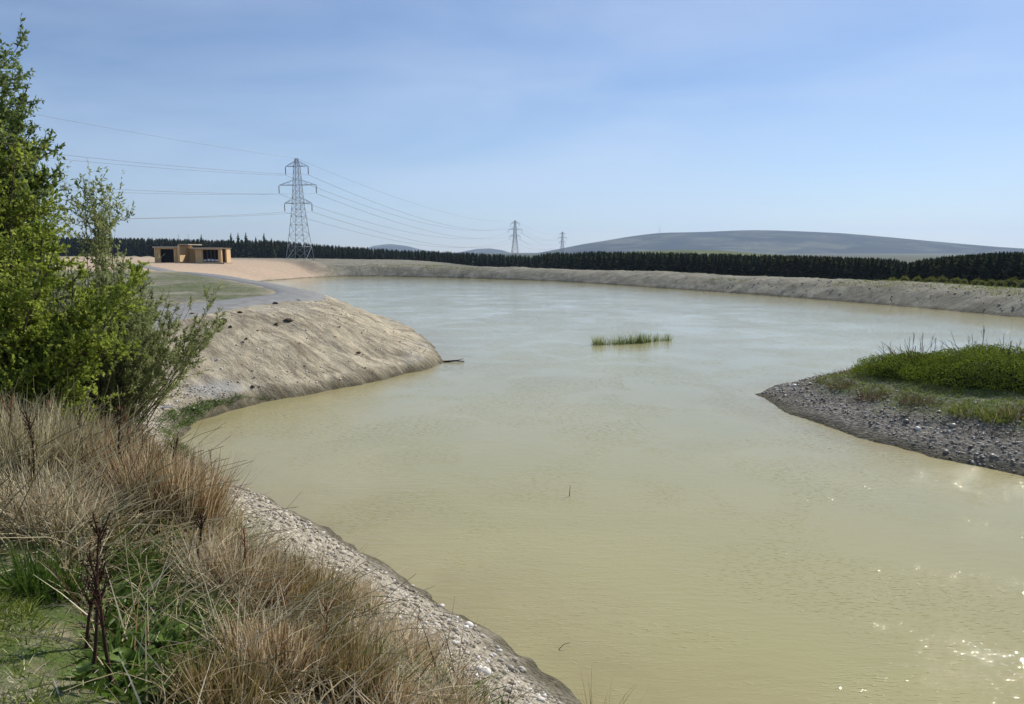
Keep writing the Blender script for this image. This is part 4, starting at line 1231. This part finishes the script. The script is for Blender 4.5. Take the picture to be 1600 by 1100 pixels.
p0 = at(258, 640); stick('bleached_stick', p0 + np.array([-.15, 0, .03]), p0 + np.array([.22, -.02, .06]), .028, 'short white bleached stick on the stony bank above the cove', M['white'], True)
w = plane(705, 566); stick('driftwood', (w[0] - .3, w[1], .02), (w[0] + .5, w[1] + .1, .02), .04, 'dark branch in the water off the point of the clay bank', M['dark_stalk'])

# ------------------------------------------------------------------ reeds standing in the water
M['reed'] = leafy('green_reed', [(0, (.08, .115, .016)), (.5, (.17, .215, .028)), (.85, (.25, .29, .05)), (1, (.44, .41, .2))], .45, .55)
def reed(px, py, wpx, hpx, n, label):
    p = np.append(plane(px, py), 0.); D = p[1]; rad = wpx / F * D * .5; h = hpx / F * D
    a = RNG.uniform(0, 6.28, n); q = np.sqrt(RNG.random(n)) * rad
    base = np.column_stack([q * np.cos(a), q * np.sin(a) * .5, np.full(n, -.25)])
    d = unit(np.column_stack([RNG.normal(size=(n, 2)) * .16, np.ones(n)]))
    v, f, t = ribbons(base, d, (h + .25) * RNG.uniform(.5, 1.15, n), .02 * RNG.uniform(.6, 1.3, n), .45 * RNG.random(n) ** 3, 4)
    o = link('reed_clump', np_mesh('reed_clump', v, f, t), None, M['reed']); o.location = p
    tag(o, label, 'reeds', 'reed clumps standing in the pond')
for px, py, wd, hp, n, lb in ((935, 538.5, 20, 15, 190, 'short dense green reed clump at the left end of the reed island'),
                              (950, 538, 20, 12, 90, 'thin low reed clump second along the reed island'),
                              (967, 537.5, 20, 15, 190, 'dense reed clump third along the reed island'),
                              (985, 536.5, 22, 16, 200, 'dense reed clump left of the tallest reeds'),
                              (1000, 535.5, 18, 18, 200, 'tallest green reed clump at the middle of the reed island'),
                              (1012, 534.5, 14, 16, 90, 'reed clump just right of the tallest reeds'),
                              (1024, 533, 12, 14, 80, 'thin reed clump with water showing through its stems'),
                              (1033, 532, 10, 12, 55, 'low thin reed stems just left of the end clump'),
                              (1043, 532, 9, 13, 90, 'small isolated reed clump at the right end of the reed island')):
    reed(px, py, wd, hp, n, lb)

# ------------------------------------------------------------------ grassy spit on the right
M['bramble'] = leafy('bramble_leaf', [(0, (.07, .10, .012)), (.5, (.18, .23, .025)), (1, (.28, .33, .06))], .25, .9, 0.)
M['twiggy'] = plain('dark_shade_core', (.03, .03, .014), .95, .4, 9, 0, .8)  # near-black colour standing in for shade in the gaps between bush leaves
M['spit_grass'] = leafy('spit_grass', [(0, (.08, .11, .014)), (.5, (.16, .20, .03)), (.85, (.23, .25, .06)), (1, (.42, .36, .19))], .45, .6)
M['brown_tuft'] = leafy('brown_tuft', [(0, (.07, .045, .025)), (.5, (.16, .11, .06)), (1, (.30, .22, .13))], .2, .8)
spit = [(8.4, 20.6), (10, 23.6), (14, 24.6), (25, 23.6), (26, 14), (17, 11.5), (11, 14.5), (9.6, 17.5)]
blades_obj('grass', spit, 34000, .06, .16, .016, M['spit_grass'], .5, .5, -.05, lambda x, y: in_band(1.5, 90)(x, y) & patch(4, -.3)(x, y) & np.all([((x - a) / ra) ** 2 + ((y - b) / rb) ** 2 > .8 for a, b, ra, rb in ((11.3, 20.7, 1.6, 1.4), (12.7, 19.3, 2.2, 2.), (15., 19.2, 2.2, 1.9), (14.4, 16.9, 1.6, 1.2))], axis=0))
blades_obj('dry_grass', penr, 2600, .08, .25, .014, M['brown_tuft'], .6, .6, 0, lambda x, y: in_band(1.1, 2.2)(x, y) & patch(4, .05)(x, y))

def mound(loc, rx, ry, rz_, n, label, mat_, llen=.07, name='bramble_bush', group='bramble bushes on the spit', seed=0):
    root = empty(name, loc); tag(root, label, 'bush', group)
    # lumpy dome shell with depth: leaves at 70-105 % of the local radius
    u = RNG.uniform(0, 2 * np.pi, n); w = RNG.random(n)
    zc = w ** .8; c = np.sqrt(np.clip(1 - zc ** 2, 0, 1))
    lump = 1 + .11 * vn(np.cos(u) * 3.2 + zc * 4 + seed, np.sin(u) * 3.2 + seed * 2, 2) + .08 * vn(np.cos(u) * 9 + seed, np.sin(u) * 9 + zc * 9, 4)
    k = lump * (1 - .30 * RNG.random(n) ** 1.3)
    p = np.stack([rx * c * np.cos(u) * k, ry * c * np.sin(u) * k, rz_ * zc * k], 1)
    gr = ground(p[:, 0] + loc[0], p[:, 1] + loc[1]) - loc[2]
    p[:, 2] += np.minimum(gr, 0) * (1 - zc) * .9
    out = unit(np.stack([np.cos(u) * c / rx, np.sin(u) * c / ry, zc / rz_], 1))
    ax = unit(out * .5 + RNG.normal(size=(n, 3)) * .8)
    llen = llen * .72
    v, q, t = leaves(p, ax, llen * RNG.uniform(.6, 1.3, n), llen * .62 * RNG.uniform(.7, 1.2, n))
    link('foliage', np_mesh('foliage', v, q, t), root, mat_)
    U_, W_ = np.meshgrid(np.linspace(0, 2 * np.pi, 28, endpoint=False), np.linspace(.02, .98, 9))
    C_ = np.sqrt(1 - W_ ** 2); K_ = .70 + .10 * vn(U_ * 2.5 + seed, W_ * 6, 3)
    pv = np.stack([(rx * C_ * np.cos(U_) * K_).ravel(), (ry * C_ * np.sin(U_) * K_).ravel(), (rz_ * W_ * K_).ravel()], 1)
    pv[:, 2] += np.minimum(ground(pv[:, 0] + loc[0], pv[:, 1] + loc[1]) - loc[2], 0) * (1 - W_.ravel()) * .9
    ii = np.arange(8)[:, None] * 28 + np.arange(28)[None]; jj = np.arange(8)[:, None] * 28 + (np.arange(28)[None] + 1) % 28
    link('shade_core', np_mesh('shade_core', pv, np.stack([ii, jj, jj + 28, ii + 28], -1).reshape(-1, 4), np.zeros(len(pv))), root, M['twiggy'])  # added opaque core: blocks light through the bush and darkens leaf gaps
    m = 60; a = RNG.uniform(0, 6.28, m); le = RNG.uniform(.2, 1.3, m)
    d = np.stack([np.cos(a) * np.sin(le), np.sin(a) * np.sin(le), np.cos(le)], 1)
    S = shoots(np.zeros((m, 3)), d, .85 * np.sqrt((d[:, 0] * rx) ** 2 + (d[:, 1] * ry) ** 2 + (d[:, 2] * rz_) ** 2), 6, .1, .15)
    v, q = tubes(S, np.tile(.012 * np.linspace(1, .4, 6), (m, 1)), 4)
    link('stems', np_mesh('stems', v, q), root, M['bark'])
def gl(x, y): return np.array([x, y, gz(x, y)])
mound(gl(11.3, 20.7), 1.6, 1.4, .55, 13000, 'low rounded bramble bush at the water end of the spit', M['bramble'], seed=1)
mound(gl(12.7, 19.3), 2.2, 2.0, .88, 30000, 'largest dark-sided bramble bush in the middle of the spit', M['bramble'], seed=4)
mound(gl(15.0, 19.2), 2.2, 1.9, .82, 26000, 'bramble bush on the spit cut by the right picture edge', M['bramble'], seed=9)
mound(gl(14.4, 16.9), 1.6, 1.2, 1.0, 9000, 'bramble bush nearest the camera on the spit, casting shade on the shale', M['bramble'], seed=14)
for px, py, wd, hp, n, lb, mm in ((1313, 605, 30, 14, 160, 'brown dead tuft at the tip of the green turf on the spit', 'brown_tuft'), (1362, 622, 40, 16, 220, 'brown tuft hanging over the shale below the turf of the spit', 'brown_tuft'),
                                  (1430, 628, 40, 14, 200, 'brown tuft in front of the first bramble bush', 'brown_tuft'), (1515, 645, 45, 20, 220, 'olive tuft below the largest bramble bush', 'spit_grass'),
                                  (1555, 655, 36, 22, 220, 'green tuft lowest on the shale slope of the spit', 'spit_grass'), (1590, 650, 40, 22, 200, 'brown tuft at the right picture edge of the spit', 'brown_tuft')):
    clump('grass_tuft', px, py, wd, hp, n, M[mm], lb, 'grass clump', 'tufts along the edge of the spit', width=.014, lean=.5, droop=.5)
M['dry_stem'] = plain('dry_grey_stem', (.16, .13, .11), .9, .3, 20)
for px, yt, le, lb in ((1388, 532, -.35, 'thin dry stem leaning left at the water end of the bramble bushes'), (1396, 530, .02, 'faint straight dry stem beside the leaning one'),
                       (1425, 524, .05, 'dry branched stem above the first bramble bush'), (1431, 520, .1, 'taller dry branched stem in the first pair above the brambles'),
                       (1446, 518, .0, 'upright dry stem third in the row above the brambles'), (1459, 522, .12, 'dry stem with side twigs in the middle of the group'),
                       (1466, 526, .08, 'short dry stem near the right side of the first group'), (1474, 532, .25, 'short dry stem leaning right at the end of the first group'),
                       (1519, 522, .0, 'dry stem just left of the tallest one'), (1531, 530, -.1, 'short dry stem between the pair around the tallest'),
                       (1541, 506, .0, 'tallest dark dry stem standing behind the bramble bushes'), (1586, 532, -.12, 'short dry stem near the right picture edge'),
                       (1594, 536, .15, 'last short dry stem at the right picture edge')):
    D = 22.3; xx = (px - 800) / F * D; z0 = gz(xx, D); top = EYE - D * (yt - 394) / F; h = top - z0
    root = empty('dry_stem', (xx, D, z0)); tag(root, lb, 'dry stem', 'dry stems behind the brambles')
    u = np.linspace(0, 1, 7); pts = np.column_stack([le * h * (u - .3) * .5, 0 * u, h * u - .03]); pts += RNG.normal(size=pts.shape) * .008
    thick = .013 if 'tallest dark' in lb else .008
    v, q = tubes(pts[None], (thick * np.linspace(1.1, .6, 7))[None], 4); link('stem', np_mesh('stem', v, q), root, M['dry_stem'])
    br = []
    for i in range(6):
        t = random.uniform(.45, .92); b = np.array([np.interp(t, u, pts[:, j]) for j in range(3)]); a = random.uniform(0, 6.28); l = h * random.uniform(.1, .22)
        br.append(np.stack([b + np.array([math.cos(a) * .4, math.sin(a) * .4, 1]) * l * s for s in np.linspace(0, 1, 3)]))
    v, q = tubes(np.array(br), np.tile(thick * .55 * np.linspace(1, .6, 3), (6, 1)), 3); link('side_twigs', np_mesh('side_twigs', v, q), root, M['dry_stem'])

farp = [FA + _fd * u * 109 + _fn * k for u, k in ((0, -8), (.3, -8), (.6, -8), (1, -8), (1.15, -6), (1.15, 14), (.6, 14), (0, 14))]
blades_obj('crest_weeds', farp, 6000, .08, .35, .03, M['spit_grass'], .6, .5, 0, lambda x, y: in_band(2.6, 9.0)(x, y) & (fbm(x * .22, y * .22, 6, 3) + RNG.normal(size=len(x)) * .2 > .1))
x, y, z = scatter(farp, 1500, in_band(.2, 5.0)); stones_obj('bank_debris', x, y, z, .03 + .09 * RNG.random(len(x)) ** 4, M['pebble'], -.2)
# ------------------------------------------------------------------ yellow-green shrubs behind the far bank
M['gorse'] = leafy('yellow_green_leaf', [(0, (.09, .11, .02)), (.5, (.17, .19, .03)), (1, (.27, .26, .05))], .4, .6)
sp = [(1392, 12, 6), (1412, 14, 8), (1432, 12, 7), (1452, 16, 9), (1470, 16, 12), (1492, 16, 10), (1504, 12, 8), (1524, 14, 10), (1534, 10, 8), (1548, 14, 10), (1562, 16, 9), (1580, 22, 14), (1602, 24, 13), (1630, 24, 14)]
def crest(px):
    """Point on top of the far bank in the direction of a pixel column."""
    r = ray(px, 460); t = np.linspace(25, 110, 700); g = ground(r[0] * t, r[1] * t, fine=False)
    e = np.where(g > .4, (EYE - g) / t, 9); i = e.argmin(); return np.array([r[0] * t[i], r[1] * t[i]])
for i, (px, wd, hp) in enumerate(sp):
    c = crest(px); D = c[1] + 3.0; c = c * (D / c[1]); k = D / F
    nb = 'behind the spit end' if px < 1480 else 'near the right picture edge'
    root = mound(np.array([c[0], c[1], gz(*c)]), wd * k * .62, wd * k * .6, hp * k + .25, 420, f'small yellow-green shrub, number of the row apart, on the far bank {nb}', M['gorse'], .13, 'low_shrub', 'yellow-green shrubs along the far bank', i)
ORD = ('first', 'second', 'third', 'fourth', 'fifth', 'sixth', 'seventh', 'eighth', 'ninth', 'tenth', 'eleventh', 'twelfth', 'thirteenth', 'last')
shr = [o for o in SC.objects if o.get('group') == 'yellow-green shrubs along the far bank']
for o, w in zip(shr, ORD):
    o['label'] = f'{w} yellow-green shrub, counted from the left, on the far bank before the spruces'
